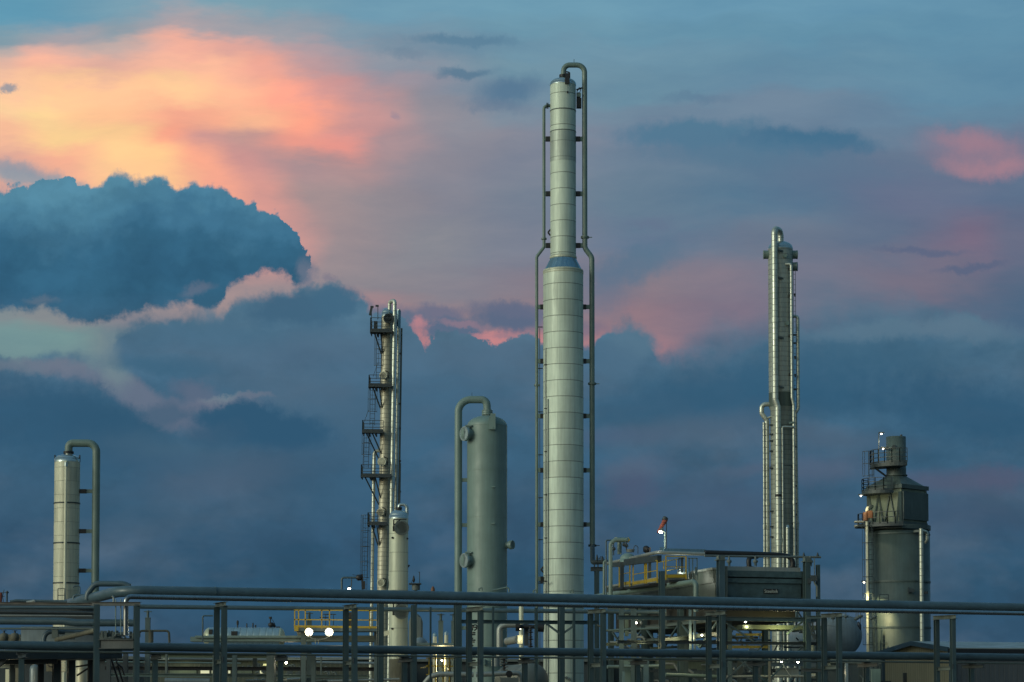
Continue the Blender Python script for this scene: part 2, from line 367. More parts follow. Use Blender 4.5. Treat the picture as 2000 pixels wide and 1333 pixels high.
def thing(name, loc, label, cat, group=None):
    o = bpy.data.objects.new(name, None); COL.objects.link(o); o.location = loc; o.empty_display_size = .5
    return tag(o, label, cat, group)
def struct(o): o['kind'] = 'structure'; return o
def copy_tree(o, parent=None, loc=None, label=None):
    c = o.copy(); COL.objects.link(c); c.parent = parent
    if loc is not None: c.location = loc
    if label: c['label'] = label
    for ch in [q for q in bpy.data.objects if q.parent == o and q is not c]: copy_tree(ch, c)
    return c
def dome(r, h, n=8): return [(r * math.cos(i * math.pi / 2 / n), h * math.sin(i * math.pi / 2 / n)) for i in range(n + 1)]

# ------------------------------------------------------------------ materials
def mat_base(name):
    m = bpy.data.materials.new(name); m.use_nodes = True; t = m.node_tree
    for n in list(t.nodes): t.nodes.remove(n)
    b = NB(t); o = b.new('ShaderNodeOutputMaterial'); p = b.new('ShaderNodeBsdfPrincipled')
    b.put(o.inputs[0], p.outputs[0]); return m, b, p
def paint(name, c, rough=.5, metal=0.0, dirt=.35, streak=True, spec=.5):
    "painted / galvanised steel with rain streaks and blotches"
    m, b, p = mat_base(name)
    tcn = b.new('ShaderNodeTexCoord').outputs['Object']
    n1 = b.noise(tcn, .7, 5, .6); n2 = b.noise(b.mapping(tcn, sc=(7, 7, .35)), 1.0, 4, .6) if streak else b.noise(tcn, 3.1, 4, .6)
    k = b.m('MULTIPLY', b.rng(n1, .3, .75, 1 + dirt * .25, 1 - dirt * .6), b.rng(n2, .35, .75, 1 + dirt * .12, 1 - dirt * .5))
    col = b.scale(tuple(c[:3]), k)
    b.put(p.inputs['Base Color'], col); b.put(p.inputs['Roughness'], b.rng(n1, .3, .7, rough - .08, rough + .12))
    p.inputs['Metallic'].default_value = metal; p.inputs['Specular IOR Level'].default_value = spec
    return m
def jacket(name, c, ph=1.3, sectors=5, metal=.5, rough=.38, seam=.02, var=.13, fine=False, vseam=True):
    "sheet-metal lagging: courses of panels with dark seams, every sheet slightly different"
    m, b, p = mat_base(name)
    tcn = b.new('ShaderNodeTexCoord').outputs['Object']
    sx = b.new('ShaderNodeSeparateXYZ'); b.put(sx.inputs[0], tcn)
    zz = b.m('DIVIDE', sx.outputs[2], ph); row = b.m('FLOOR', zz); fz = b.m('FRACT', zz)
    ang = b.m('MULTIPLY', b.m('ADD', b.m('DIVIDE', b.m('ARCTAN2', sx.outputs[1], sx.outputs[0]), 2 * math.pi), b.m('MULTIPLY', b.m('MODULO', row, 2), .5 / sectors)), sectors)
    colm = b.m('FLOOR', ang); fa = b.m('FRACT', ang)
    cb = b.new('ShaderNodeCombineXYZ'); b.put(cb.inputs[0], row); b.put(cb.inputs[1], colm)
    wn = b.new('ShaderNodeTexWhiteNoise'); b.put(wn.inputs[0], cb.outputs[0])
    k = b.rng(wn.outputs[0], 0, 1, 1 - var, 1 + var * .5)
    n2 = b.noise(b.mapping(tcn, sc=(5, 5, .3)), 1.0, 5, .65); n1 = b.noise(tcn, .45, 4, .6)
    k = b.m('MULTIPLY', k, b.m('MULTIPLY', b.rng(n2, .4, .8, 1.04, .78), b.rng(n1, .35, .75, 1.05, .85)))
    h = b.rng(fz, seam, seam * 1.6, .34 if not fine else .6, 1.0)
    k = b.m('MULTIPLY', k, h)
    if vseam: k = b.m('MULTIPLY', k, b.rng(fa, .012, .018, .72, 1.0))
    b.put(p.inputs['Base Color'], b.scale(tuple(c[:3]), k))
    b.put(p.inputs['Roughness'], b.m('ADD', b.rng(wn.outputs[0], 0, 1, rough - .05, rough + .08), b.rng(n2, .4, .8, 0, .12)))
    p.inputs['Metallic'].default_value = metal
    bm = b.new('ShaderNodeBump'); bm.inputs['Strength'].default_value = .35; bm.inputs['Distance'].default_value = .05
    b.put(bm.inputs['Height'], b.m('ADD', b.rng(fz, 0, seam * 2, 0, .5), b.m('MULTIPLY', n1, .8)))
    b.put(p.inputs['Normal'], bm.outputs[0])
    return m
def ribbed(name, c, pitch=.3, axis=0, metal=.0, rough=.5):
    m, b, p = mat_base(name)
    tcn = b.new('ShaderNodeTexCoord').outputs['Object']
    sx = b.new('ShaderNodeSeparateXYZ'); b.put(sx.inputs[0], b.mapping(tcn, rot=axis))
    f = b.m('FRACT', b.m('DIVIDE', sx.outputs[0], pitch)); n1 = b.noise(b.mapping(tcn, sc=(3, 3, .5)), 1.0, 4, .6)
    k = b.m('MULTIPLY', b.rng(f, .12, .2, .72, 1), b.rng(n1, .3, .8, 1.08, .8))
    b.put(p.inputs['Base Color'], b.scale(tuple(c[:3]), k)); p.inputs['Roughness'].default_value = rough; p.inputs['Metallic'].default_value = metal
    bm = b.new('ShaderNodeBump'); bm.inputs['Strength'].default_value = .5; bm.inputs['Distance'].default_value = .04
    b.put(bm.inputs['Height'], b.rng(f, .05, .25, 0, 1)); b.put(p.inputs['Normal'], bm.outputs[0])
    return m
def glowm(name, c, e):
    m, b, p = mat_base(name)
    p.inputs['Base Color'].default_value = (.8, .8, .8, 1)
    p.inputs['Emission Color'].default_value = (*c, 1); p.inputs['Emission Strength'].default_value = e
    return m
M_POST = paint('steel_grey_green', (.060, .100, .112), .5)
M_RACK = paint('pipe_slate', (.060, .105, .135), .42, streak=False)
M_RACKL = paint('pipe_pale', (.15, .22, .22), .42, streak=False)
M_BEAM = paint('beam_dull', (.10, .13, .125), .6)
M_DARK = paint('steel_dark', (.03, .045, .055), .55)
M_BLACK = paint('steel_black', (.012, .014, .018), .5)
M_NAVY = paint('steel_navy', (.016, .028, .05), .45)
M_DRUM = paint('vessel_paint', (.165, .245, .235), .45, dirt=.25)
M_PIPEG = paint('pipe_green_grey', (.14, .205, .19), .42, dirt=.3)
M_SHINY = jacket('pipe_jacket_bright', (.78, .86, .92), 99, 1, .95, .2, vseam=False)
M_COLE = jacket('column_jacket', (.56, .65, .57), 1.305, 5, .18, .50, .030, .14)
M_COLW = jacket('column_jacket_weathered', (.40, .46, .42), 1.305, 5, .35, .45, .016, .2)
M_COLA = jacket('short_column_jacket', (.54, .54, .43), .98, 5, .18, .48, .014, .10)
M_COLB = jacket('slim_column_jacket', (.50, .48, .38), .40, 3, .35, .42, .09, .14, True)
M_COLC = jacket('small_column_jacket', (.50, .54, .44), 1.30, 4, .2, .46, .014, .10)
M_COLF = jacket('banded_column_jacket', (.38, .42, .38), .46, 3, .4, .42, .09, .12, True)
M_PIPEF = jacket('banded_pipe_jacket', (.52, .56, .50), .55, 1, .6, .33, .06, .12, True, False)
M_CREAM = paint('pipe_cream', (.62, .62, .48), .4, dirt=.2)
M_HEAD = paint('bright_head', (.42, .50, .52), .28, .75, dirt=.2)
M_CONE = paint('cone_blue', (.20, .33, .42), .3, .7, dirt=.3)
M_DECK = paint('deck_near_black', (.022, .022, .018), .7)  # one near-black brown for the block under the plenum
M_BAND = paint('bare_steel_band', (.075, .105, .09), .55)
M_MAN = paint('manway_grey', (.10, .125, .125), .55, dirt=.2)
M_HEAT = paint('heater_paint', (.064, .096, .098), .5, dirt=.4)
M_HEATL = paint('sheet_painted_lit', (.13, .17, .13), .5, dirt=.5)  # paler, greener copy of heater paint with light put into its colour
M_YEL = paint('safety_yellow', (.38, .27, .02), .45, dirt=.4)
M_COOL = paint('cooler_sheet', (.05, .09, .105), .45, dirt=.7, streak=False)
M_COOLS = paint('cooler_side_sheet', (.05, .066, .060), .5, dirt=.5)
M_GALV = paint('galvanised', (.30, .33, .32), .45, .4, dirt=.3)
M_RED = paint('windsock_orange', (.30, .075, .05), .8, dirt=.4)
M_ORNG = paint('valve_orange', (.16, .07, .035), .6)
M_TANK = paint('tank_blue_grey', (.15, .20, .235), .35, dirt=.4)
M_VESJ = ribbed('vessel_jacket', (.22, .34, .42), .42, 0, .3, .35)
M_VHEAD = ribbed('vessel_head_jacket_lit', (.45, .48, .36), .5, 0, .3, .35)  # yellow-cream light on the tank end put into the jacket colour
M_SID = ribbed('siding_beige', (.24, .235, .165), .31, R(-75), 0, .6)
M_SIDD = ribbed('siding_dark', (.085, .10, .115), .31, R(15), 0, .6)
M_ROOF = paint('roof_sheet', (.27, .31, .30), .4, .2, dirt=.3, streak=False)
M_TRIM = paint('trim_blue', (.02, .06, .10), .5)
M_BLDG = ribbed('siding_far', (.055, .07, .055), .45, 0, 0, .6)
M_BLDG2 = ribbed('siding_far_dark', (.035, .05, .05), .45, 0, 0, .6)
M_BROWN = paint('fireproofing_brown', (.13, .13, .10), .8, dirt=.5)
M_WHITE = paint('sign_white', (.38, .42, .40), .5, dirt=.2)
M_YELD = paint('faded_yellow', (.20, .17, .04), .6, dirt=.6)
M_RIM = glowm('reflector_painted_glow', (1, .74, .22), 1.0); M_RIM2 = glowm('reflector_edge_painted_glow', (1, .62, .12), .35)  # reflector rings emit by themselves to imitate glare fading outward from the lens
M_LAMP = glowm('lamp_lit', (1, .93, .72), 28)
M_LAMPS = glowm('lamp_lit_small', (1, .93, .74), 7)
M_TUBE = glowm('fluorescent_lit', (1, .85, .5), 3.0)
M_WIN = glowm('window_lit', (.80, .78, .32), .42)
M_GROUND = None
def ground_mat():
    m, b, p = mat_base('gravel')
    t = b.new('ShaderNodeTexCoord').outputs['Object']
    n1 = b.noise(t, .03, 6, .6); n2 = b.noise(t, 4.0, 5, .7)
    c = b.mix(n1, (.09, .08, .065, 1), (.15, .14, .12, 1)); c = b.mix(b.rng(n2, .3, .7), c, (.06, .06, .055, 1))
    b.put(p.inputs['Base Color'], c); p.inputs['Roughness'].default_value = .95
    bm = b.new('ShaderNodeBump'); bm.inputs['Distance'].default_value = .03; b.put(bm.inputs['Height'], n2); b.put(p.inputs['Normal'], bm.outputs[0])
    return m
g = MB(); N = 40
vs = [(i, j) for j in range(N + 1) for i in range(N + 1)]
g.add([(-4000 + 8000 * i / N, -1500 + 8000 * j / N, 0) for i, j in vs], [(j * (N + 1) + i, j * (N + 1) + i + 1, (j + 1) * (N + 1) + i + 1, (j + 1) * (N + 1) + i) for j in range(N) for i in range(N)])
go = struct(g.build('ground', ground_mat())); go['label'] = 'grey gravel yard under the whole plant'
rd = MB(); rd.box((0, 100, .006), (300, 6, .008)); struct(rd.build('road', paint('asphalt', (.05, .05, .05), .9, streak=False)))['label'] = 'narrow asphalt lane in front of the pipe rack'

LAMPS = []
def lamp_light(loc, e, col=(1, .86, .5), size=.25, parent=None, spot=None, aim=None):
    d = bpy.data.lights.new('lamp_light', 'SPOT' if spot else 'POINT'); d.energy = e; d.color = col; d.shadow_soft_size = size
    if spot: d.spot_size = R(spot); d.spot_blend = .6
    o = bpy.data.objects.new('lamp_light', d); COL.objects.link(o); o.location = loc
    if spot: o.rotation_euler = (Vector(loc) - Vector(aim)).to_track_quat('Z', 'Y').to_euler()
    if parent is not None:
        o.parent = parent; L = Vector((0, 0, 0)); q = parent
        while q is not None: L = L + q.location; q = q.parent
        o.location = Vector(loc) - L
    return o

def railing(mb, pts, h=1.05, r=.025, post=1.2, rails=(1.0, .52), toe=True, closed=False):
    pts = [Vector(p) for p in pts]
    segs = list(zip(pts, pts[1:])) + ([(pts[-1], pts[0])] if closed else [])
    for a, b in segs:
        for f in rails: mb.bar(a + Vector((0, 0, h * f)), b + Vector((0, 0, h * f)), r * 2)
        if toe: mb.bar(a + Vector((0, 0, .08)), b + Vector((0, 0, .08)), .02, .12)
        n = max(1, round((b - a).length / post))
        for i in range(n + 1):
            q = a.lerp(b, i / n); mb.bar(q, q + Vector((0, 0, h)), r * 2.2)
    return mb
def ladder(mb, x, y, z0, z1, wx=.45, r=.022, step=.45):
    for s_ in (-1, 1): mb.bar((x + s_ * wx / 2, y, z0), (x + s_ * wx / 2, y, z1), r * 2)
    z = z0 + .2
    while z < z1: mb.bar((x - wx / 2, y, z), (x + wx / 2, y, z), r * 1.6); z += step
    return mb
def cage(mb, x, y, z0, z1, rad=.4, hoop=1.4, r=.018, face=-1):
    n = 8; z = z0
    pt = lambda a, zz: Vector((x + rad * math.cos(a), y + face * rad * math.sin(a), zz))
    A = [math.pi * i / n for i in range(n + 1)]
    while z <= z1 + .01:
        for a, b in zip(A, A[1:]): mb.bar(pt(a, z), pt(b, z), r * 2, r * 3)
        z += (z1 - z0) / max(1, round((z1 - z0) / hoop))
    for a in A[::2]: mb.bar(pt(a, z0), pt(a, z1), r * 2)
    return mb
def flange(mb, c, r, t=.12, axis=(0, 0, 1), bolts=0):
    c = Vector(c); ax = Vector(axis).normalized()
    mb.cyl(c - ax * t * .5, c - ax * t * .06, r); mb.cyl(c + ax * t * .06, c + ax * t * .5, r)
    return mb
def manway(parent, c, axis, r, stub, mat, matface=None, bolts=16, davit=True):
    c = Vector(c); ax = Vector(axis).normalized()
    m = MB(); m.cyl(c, c + ax * stub, r * .78, n=24); m.cyl(c + ax * stub * .62, c + ax * stub * .78, r, n=28)
    q = m.build('manway', mat, parent)
    m2 = MB(); m2.cyl(c + ax * stub * .80, c + ax * stub * 1.0, r, n=28)
    u = ax.cross(Vector((0, 0, 1))).normalized(); w = Vector((0, 0, 1))
    for i in range(bolts):
        a = i * 2 * math.pi / bolts; o = (u * math.cos(a) + w * math.sin(a)) * r * .87
        m2.cyl(c + ax * stub * .98 + o, c + ax * stub * 1.07 + o, r * .06, n=6)
    m2.build('cover', matface or mat, q)
    if davit:
        m3 = MB(); m3.tube([c + ax * stub * .5 + u * r * 1.05 - w * r * .3, c + ax * stub * .5 + u * r * 1.1 + w * r * 1.25, c + ax * stub * .9 + w * r * 1.35, c + ax * stub * .9 + w * r * .9], r * .06, n=8, bend=r * .3)
        m3.build('davit', M_BLACK, q)
    return q

# ================================================================== A: short insulated column at far left
def col_A():
    L = Lift(165); s = L.s; cx = L.x(129.6); r = 24.8 * s; y = 165
    t = thing('process_column', (cx, y, 0), 'short insulated column at the far left, cream jacket with three dark bands and an overhead pipe looping to its right', 'column')
    C = lambda pz: (cx, y, L.z(pz))
    m = MB(); m.lathe((cx, y, 0), [(r, 0), (r, L.z(900))]); m.build('shell', M_COLA, t)
    m = MB(); m.lathe((cx, y, L.z(904)), [(r * 1.01, 0), (r * 1.02, L.z(897) - L.z(904))] + [(a * .99, b + L.z(897) - L.z(904)) for a, b in dome(r, 9 * s)]); m.build('head', M_HEAD, t)
    for py in (985, 1063, 1141, 1219):
        m = MB(); m.ring((cx, y, L.z(py)), r * .99, .05, .09); m.build('band', M_DARK, t)
    for k in (-1, 1):
        m = MB(); m.box((cx + k * r * .98, y, L.z(896)), (.07, .2, .5)); m.build('lifting_lug', M_DARK, t)
    nx = L.x(132)
    m = MB(); m.cyl((nx, y, L.z(890)), (nx, y, L.z(884)), .26); f = m.build('nozzle', M_HEAD, t)
    m = MB(); flange(m, (nx, y, L.z(884.5)), .37, .17); m.build('flange', M_BLACK, f)
    px = L.x(186.3)
    m = MB(); m.tube([(nx, y, L.z(884)), (nx, y, L.z(866)), (px, y, L.z(866)), (px, y, .5)], 7.6 * s, 18, bend=.62); q = m.build('overhead_pipe', M_PIPEG, t)
    for py in (960, 1038, 1115, 1192):
        m = MB(); m.box((cx + r + .25, y, L.z(py)), (.5, .3, 8 * s)); b = m.build('bracket', M_BLACK, t)
        m = MB(); m.box((cx + r + .5 + .28, y, L.z(py)), (.62, .2, 7 * s)); m.build('arm', M_PIPEG, b)
    fx = L.x(134.5)
    m = MB(); m.tube([(fx - .05, y - r + .1, L.z(905)), (fx - .05, y - r - .22, L.z(905.5)), (fx - .05, y - r - .22, .3)], 2.8 * s, 10, bend=.12); m.build('drain_pipe', M_CREAM, t)
    m = MB(); m.cyl((fx - .05, y - r - .22, L.z(907)), (fx - .05, y - r - .22, L.z(915)), 3.6 * s, n=12); m.build('vent_hood', M_HEAD, t)
    m = MB(); m.tube([(L.x(150), y - r - .4, L.z(1150)), (L.x(152), y - r - .4, L.z(1147)), (L.x(163), y - r - .4, L.z(1147)), (L.x(163), y - r - .4, .3)], .05, 8); m.build('side_pipe', M_RACK, t)
    m = MB(); railing(m, [(L.x(124), y - r - 1.0, L.z(1180)), (L.x(137), y - r - 1.0, L.z(1180))], 1.0); m.build('guard_rail', M_DARK, t)
col_A()

# ================================================================== E: the tallest column
def col_E():
    Y = 185; L = Lift(Y); s = L.s; cx = L.x(1100.6); r1 = 25.4 * s; r2 = 39.5 * s
    t = thing('process_column', (cx, Y, 0), 'tallest column in the plant, pale jacketed shell that steps out through a blue cone, centre right', 'column')
    m = MB(); m.lathe((cx, Y, 0), [(r2, 0), (r2, L.z(537))], 64); m.build('lower_shell', M_COLE, t)
    m = MB(); m.lathe((cx, Y, L.z(506)), [(r1, 0), (r1, L.z(166) - L.z(506))], 56); m.build('upper_shell', M_COLE, t)
    z0 = L.z(537)
    m = MB(); m.lathe((cx, Y, z0), [(r2 * 1.004, 0), (r2 * 1.012, .06), (r2 * 1.012, .28), (r2 * .985, .36)], 56, smooth=False); m.build('cone_collar', M_COLC, t)
    m = MB(); m.lathe((cx, Y, L.z(531)), [(r2 * .985, 0), (r1 * 1.01, L.z(506) - L.z(531))], 22, smooth=False); m.build('cone', M_CONE, t)
    m = MB(); m.lathe((cx, Y, L.z(507)), [(r1 * 1.01, 0), (r1 * 1.05, .06), (r1 * 1.05, .2), (r1, .28)], 56, smooth=False); m.build('upper_collar', M_COLC, t)
    m = MB(); m.lathe((cx, Y, L.z(168)), [(r1 * 1.02, 0), (r1 * 1.02, 4 * s)] + [(a * 1.0, b + 4 * s) for a, b in dome(r1, 11 * s, 10)], 56); m.build('head', M_HEAD, t)
    for py, rr in ((219, r1), (260, r1)):
        m = MB(); m.ring((cx, Y, L.z(py)), rr * .99, .035, .07); m.build('band', M_MAN, t)
    m = MB(); m.lathe((cx, Y, L.z(318)), [(r1 + .012, 0), (r1 + .012, L.z(261) - L.z(318))], 56); m.build('weathered_course', M_COLW, t)
    # overhead line on the right
    nx = L.x(1101); rp = 5.2 * s
    m = MB(); m.cyl((nx, Y, L.z(156)), (nx, Y, L.z(149)), rp); q = m.build('nozzle', M_PIPEG, t)
    m = MB(); flange(m, (nx, Y, L.z(149)), rp * 1.5, .2); m.build('flange', M_BLACK, q)
    xa, xb = L.x(1143.3), L.x(1157)
    m = MB(); m.tube([(nx, Y, L.z(149)), (nx + .08, Y, L.z(127.5)), (xa, Y, L.z(127.5)), (xa, Y, L.z(485)), (xb, Y, L.z(503)), (xb, Y, L.z(1065))], rp, 18, bend=.62)
    q = m.build('overhead_pipe', M_PIPEG, t)
    for py, xx in ((464, xa), (750, xb), (1066, xb)):
        m = MB(); flange(m, (xx, Y, L.z(py)), rp * 1.55, .16); m.box((xx + rp * 1.6, Y, L.z(py)), (.5, .08, .06)); m.build('flange', M_DARK if py > 1000 else M_PIPEG, q)
    m = MB(); m.bar((L.x(1122.5), Y, L.z(124)), (L.x(1122.5), Y, L.z(116)), .04); m.build('air_terminal', M_DARK, q)
    # left line
    rl = 3.1 * s; xa2, xb2 = L.x(1063), L.x(1048.6)
    m = MB(); m.tube([(cx - r1 + .1, Y, L.z(207)), (xa2, Y, L.z(207)), (xa2, Y, L.z(483)), (xb2, Y, L.z(502)), (xb2, Y, .5)], rl, 14, bend=.35); q = m.build('left_pipe', M_PIPEG, t)
    m = MB(); flange(m, (cx - r1 - .22, Y, L.z(207)), rl * 1.9, .16, (1, 0, 0)); m.build('flange', M_DARK, q)
    for py, xx in ((467, xa2), (753, xb2)):
        m = MB(); flange(m, (xx, Y, L.z(py)), rl * 1.7, .14); m.build('flange', M_PIPEG, q)
    for py in (272, 379, 480):
        for k, xp, rad in ((1, xa, r1), (-1, xa2, r1)):
            x0 = cx + k * rad; x1 = xp - k * .1
            m = MB(); m.box((x0 + k * .17, Y, L.z(py)), (.36, .3, 9 * s)); b = m.build('bracket', M_BLACK, t)
            m = MB(); m.box(((x0 + k * .34 + x1) / 2, Y, L.z(py)), (abs(x1 - x0 - k * .34), .2, 8.5 * s)); m.build('arm', M_PIPEG, b)
    for py in (600, 706, 813, 919, 1025, 1131):
        for k, xp, rad in ((1, xb, r2), (-1, xb2, r2)):
            if py == 1131 and k > 0: continue
            x0 = cx + k * rad; x1 = xp - k * .1
            m = MB(); m.box((x0 + k * .09, Y, L.z(py)), (.28, .3, 9 * s)); b = m.build('bracket', M_BLACK, t)
            m = MB(); m.box(((x0 + k * .2 + x1) / 2, Y, L.z(py)), (abs(x1 - x0 - k * .2), .2, 8 * s)); m.build('arm', M_PIPEG, b)
    # black lug and hoop at the top, davit box at right
    m = MB(); m.box((L.x(1108.5), Y - r1 - .04, L.z(161)), (9 * s, .12, 21 * s)); m.tube([(L.x(1105), Y - r1 - .02, L.z(152)), (L.x(1105), Y - r1, L.z(147)), (L.x(1113), Y - r1, L.z(149)), (L.x(1113), Y - r1, L.z(160))], .06, 8, bend=.1); m.build('lifting_lug', M_BLACK, t)
    m = MB(); m.box((L.x(1132), Y, L.z(202)), (10 * s, .5, 19 * s)); m.box((L.x(1131), Y, L.z(186)), (8 * s, .4, 8 * s)); m.tube([(L.x(1127), Y, L.z(176)), (L.x(1138), Y, L.z(172))], .07, 8)
    m.bar((L.x(1128), Y, L.z(180)), (L.x(1133), Y, L.z(171)), .06); m.bar((L.x(1134), Y, L.z(180)), (L.x(1137), Y, L.z(172)), .06); m.build('davit_socket', M_BLACK, t)
    m = MB(); m.box((L.x(1131.5), Y - .3, L.z(188)), (9 * s, .1, 7 * s)); m.build('nameplate', M_PIPEG, t)
    m = MB(); m.cyl((L.x(1109), Y - r1 - .05, L.z(187)), (L.x(1109), Y - r1 + .1, L.z(187)), .08, n=10); m.build('plug', M_BLACK, t)
    for py, rad in ((455, r1), (1113, r2)):
        x0 = cx - rad
        m = MB(); m.tube([(x0 + .03, Y - .1, L.z(py - 6)), (x0 - .2, Y - .1, L.z(py)), (x0 + .03, Y - .1, L.z(py + 6))], .07, 8, bend=.12); m.build('trunnion', M_BLACK, t)
    # instrument tubing along the lower left with clips
    for px, top in ((1065.5, 684), (1069.5, 784)):
        a = math.asin((L.x(px) - cx) / r2) if abs(L.x(px) - cx) < r2 else -1.2
        yy = Y - math.cos(a) * r2 - .12
        m = MB(); m.tube([(L.x(px) + .18, yy + .1, L.z(top)), (L.x(px), yy, L.z(top)), (L.x(px), yy, .3)], .045, 8, bend=.1); q = m.build('tubing', M_GALV, t)
        if px < 1067:
            for py in (716, 801, 885, 969, 1053, 1137):
                m = MB(); m.box((L.x(px) + .1, yy - .02, L.z(py)), (.42, .1, .07)); m.build('clip', M_BLACK, q)
    for py in (638, 719, 804, 888, 972, 1054, 1139):
        m = MB(); m.box((L.x(1055), Y + .3, L.z(py)), (11 * s, .08, .07)); m.build('tubing_arm', M_DARK, t)
    m = MB(); m.cyl((L.x(1054.5), Y + .4, .3), (L.x(1054.5), Y + .4, L.z(640)), .03, n=6); m.build('conduit', M_DARK, t)
    m = MB(); m.box((L.x(1058), Y - .4, L.z(1134)), (5 * s, .3, 14 * s)); m.box((L.x(1060), Y - 1.6, L.z(1138)), (15 * s, .12, .08)); m.build('junction_box', M_BLACK, t)
    for k in range(2):
        m = MB(); m.cyl((L.x(1105 + 6 * k), Y - r2 - .02, L.z(1325 + 3 * k)), (L.x(1105 + 6 * k), Y - r2 - .3, L.z(1325 + 3 * k)), .12, n=10); m.build('nozzle_stub', M_MAN, t)
col_E()

# ================================================================== D: fat grey-green drum
def col_D():
    Y = 175; L = Lift(Y); s = L.s; cx = L.x(951.3); r = 39.3 * s
    t = thing('separator_drum', (cx, Y, 0), 'stout grey-green painted drum with a domed top and a goose-neck pipe down its left side', 'vessel')
    m = MB(); m.lathe((cx, Y, 0), [(r, 0), (r, L.z(833))], 64); m.build('shell', M_DRUM, t)
    m = MB(); m.lathe((cx, Y, L.z(833)), [(a, b) for a, b in dome(r, 21 * s, 12)], 64); m.build('head', M_DRUM, t)
    for py in (834, 921, 1012, 1143, 1262):
        m = MB(); m.ring((cx, Y, L.z(py)), r * .995, .028, .035, 64); m.build('weld_seam', M_DRUM, t)
    nx = L.x(951.5); rp = 7.4 * s
    m = MB(); m.cyl((nx, Y, L.z(818)), (nx, Y, L.z(808)), rp * 1.05); q = m.build('nozzle', M_DRUM, t)
    m = MB(); flange(m, (nx, Y, L.z(807)), rp * 1.45, .26); flange(m, (nx, Y, L.z(803)), rp * 1.3, .14)
    for i in range(20):
        a = i * math.pi / 10; m.cyl((nx + rp * 1.3 * math.cos(a), Y + rp * 1.3 * math.sin(a), L.z(807) - .2), (nx + rp * 1.3 * math.cos(a), Y + rp * 1.3 * math.sin(a), L.z(807) + .2), .035, n=6)
    m.build('flange', M_DRUM, q)
    px = L.x(895)
    m = MB(); m.tube([(nx, Y, L.z(802)), (nx - .05, Y, L.z(781)), (px, Y, L.z(781)), (px, Y, .4)], rp, 20, bend=.95, seg=9); q = m.build('overhead_pipe', M_DRUM, t)
    m = MB(); m.bar((L.x(921.5), Y, L.z(775)), (L.x(921.5), Y, L.z(767)), .03); m.build('air_terminal', M_DARK, q)
    for py in (938, 1026, 1227):
        m = MB(); m.box(((px + cx - r) / 2 + .15, Y, L.z(py)), (cx - r - px - .1, .2, 7 * s)); m.build('bracket', M_PIPEG, t)
    m = MB(); m.box((L.x(961.5), Y - r * .94, L.z(832)), (13 * s, .5, 25 * s)); m.box((L.x(963), Y - r * .75, L.z(816)), (10 * s, .7, 6 * s)); m.cyl((L.x(962), Y - r * .94 - .3, L.z(841)), (L.x(962), Y - r * .94, L.z(841)), .06, n=8); m.build('davit_bracket', M_DRUM, t)
    for py in (851, 1097):
        a = R(212); c = (cx + math.cos(a) * r * .97, Y + math.sin(a) * r * .97, L.z(py))
        manway(t, c, (-.80, -.60, 0), 14.2 * s, .62, M_DRUM, M_HEAD, 22, False)
        m = MB(); m.box(Vector(c) + Vector((-.15, -.25, 15.5 * s)), (.5, .35, .12)); m.build('manway_hood', M_DRUM, t)
    a = R(-18); manway(t, (cx + math.cos(a) * r * .98, Y + math.sin(a) * r * .98, L.z(1066)), (.84, -.54, 0), 8.8 * s, .62, M_DRUM, M_DRUM, 14, False)
    for px_, py in ((964, 955), (963, 1026)):
        m = MB(); x = L.x(px_); yy = Y - math.sqrt(max(.01, r * r - (x - cx) ** 2))
        m.box((x, yy - .05, L.z(py)), (7 * s, .16, 2.5 * s)); m.build('clip', M_DRUM, t)
    m = MB(); m.tube([(L.x(946), Y - r - .25, L.z(1300)), (L.x(946), Y - r - .25, L.z(1290))], .2); m.build('drain_nozzle', M_DRUM, t)
col_D()

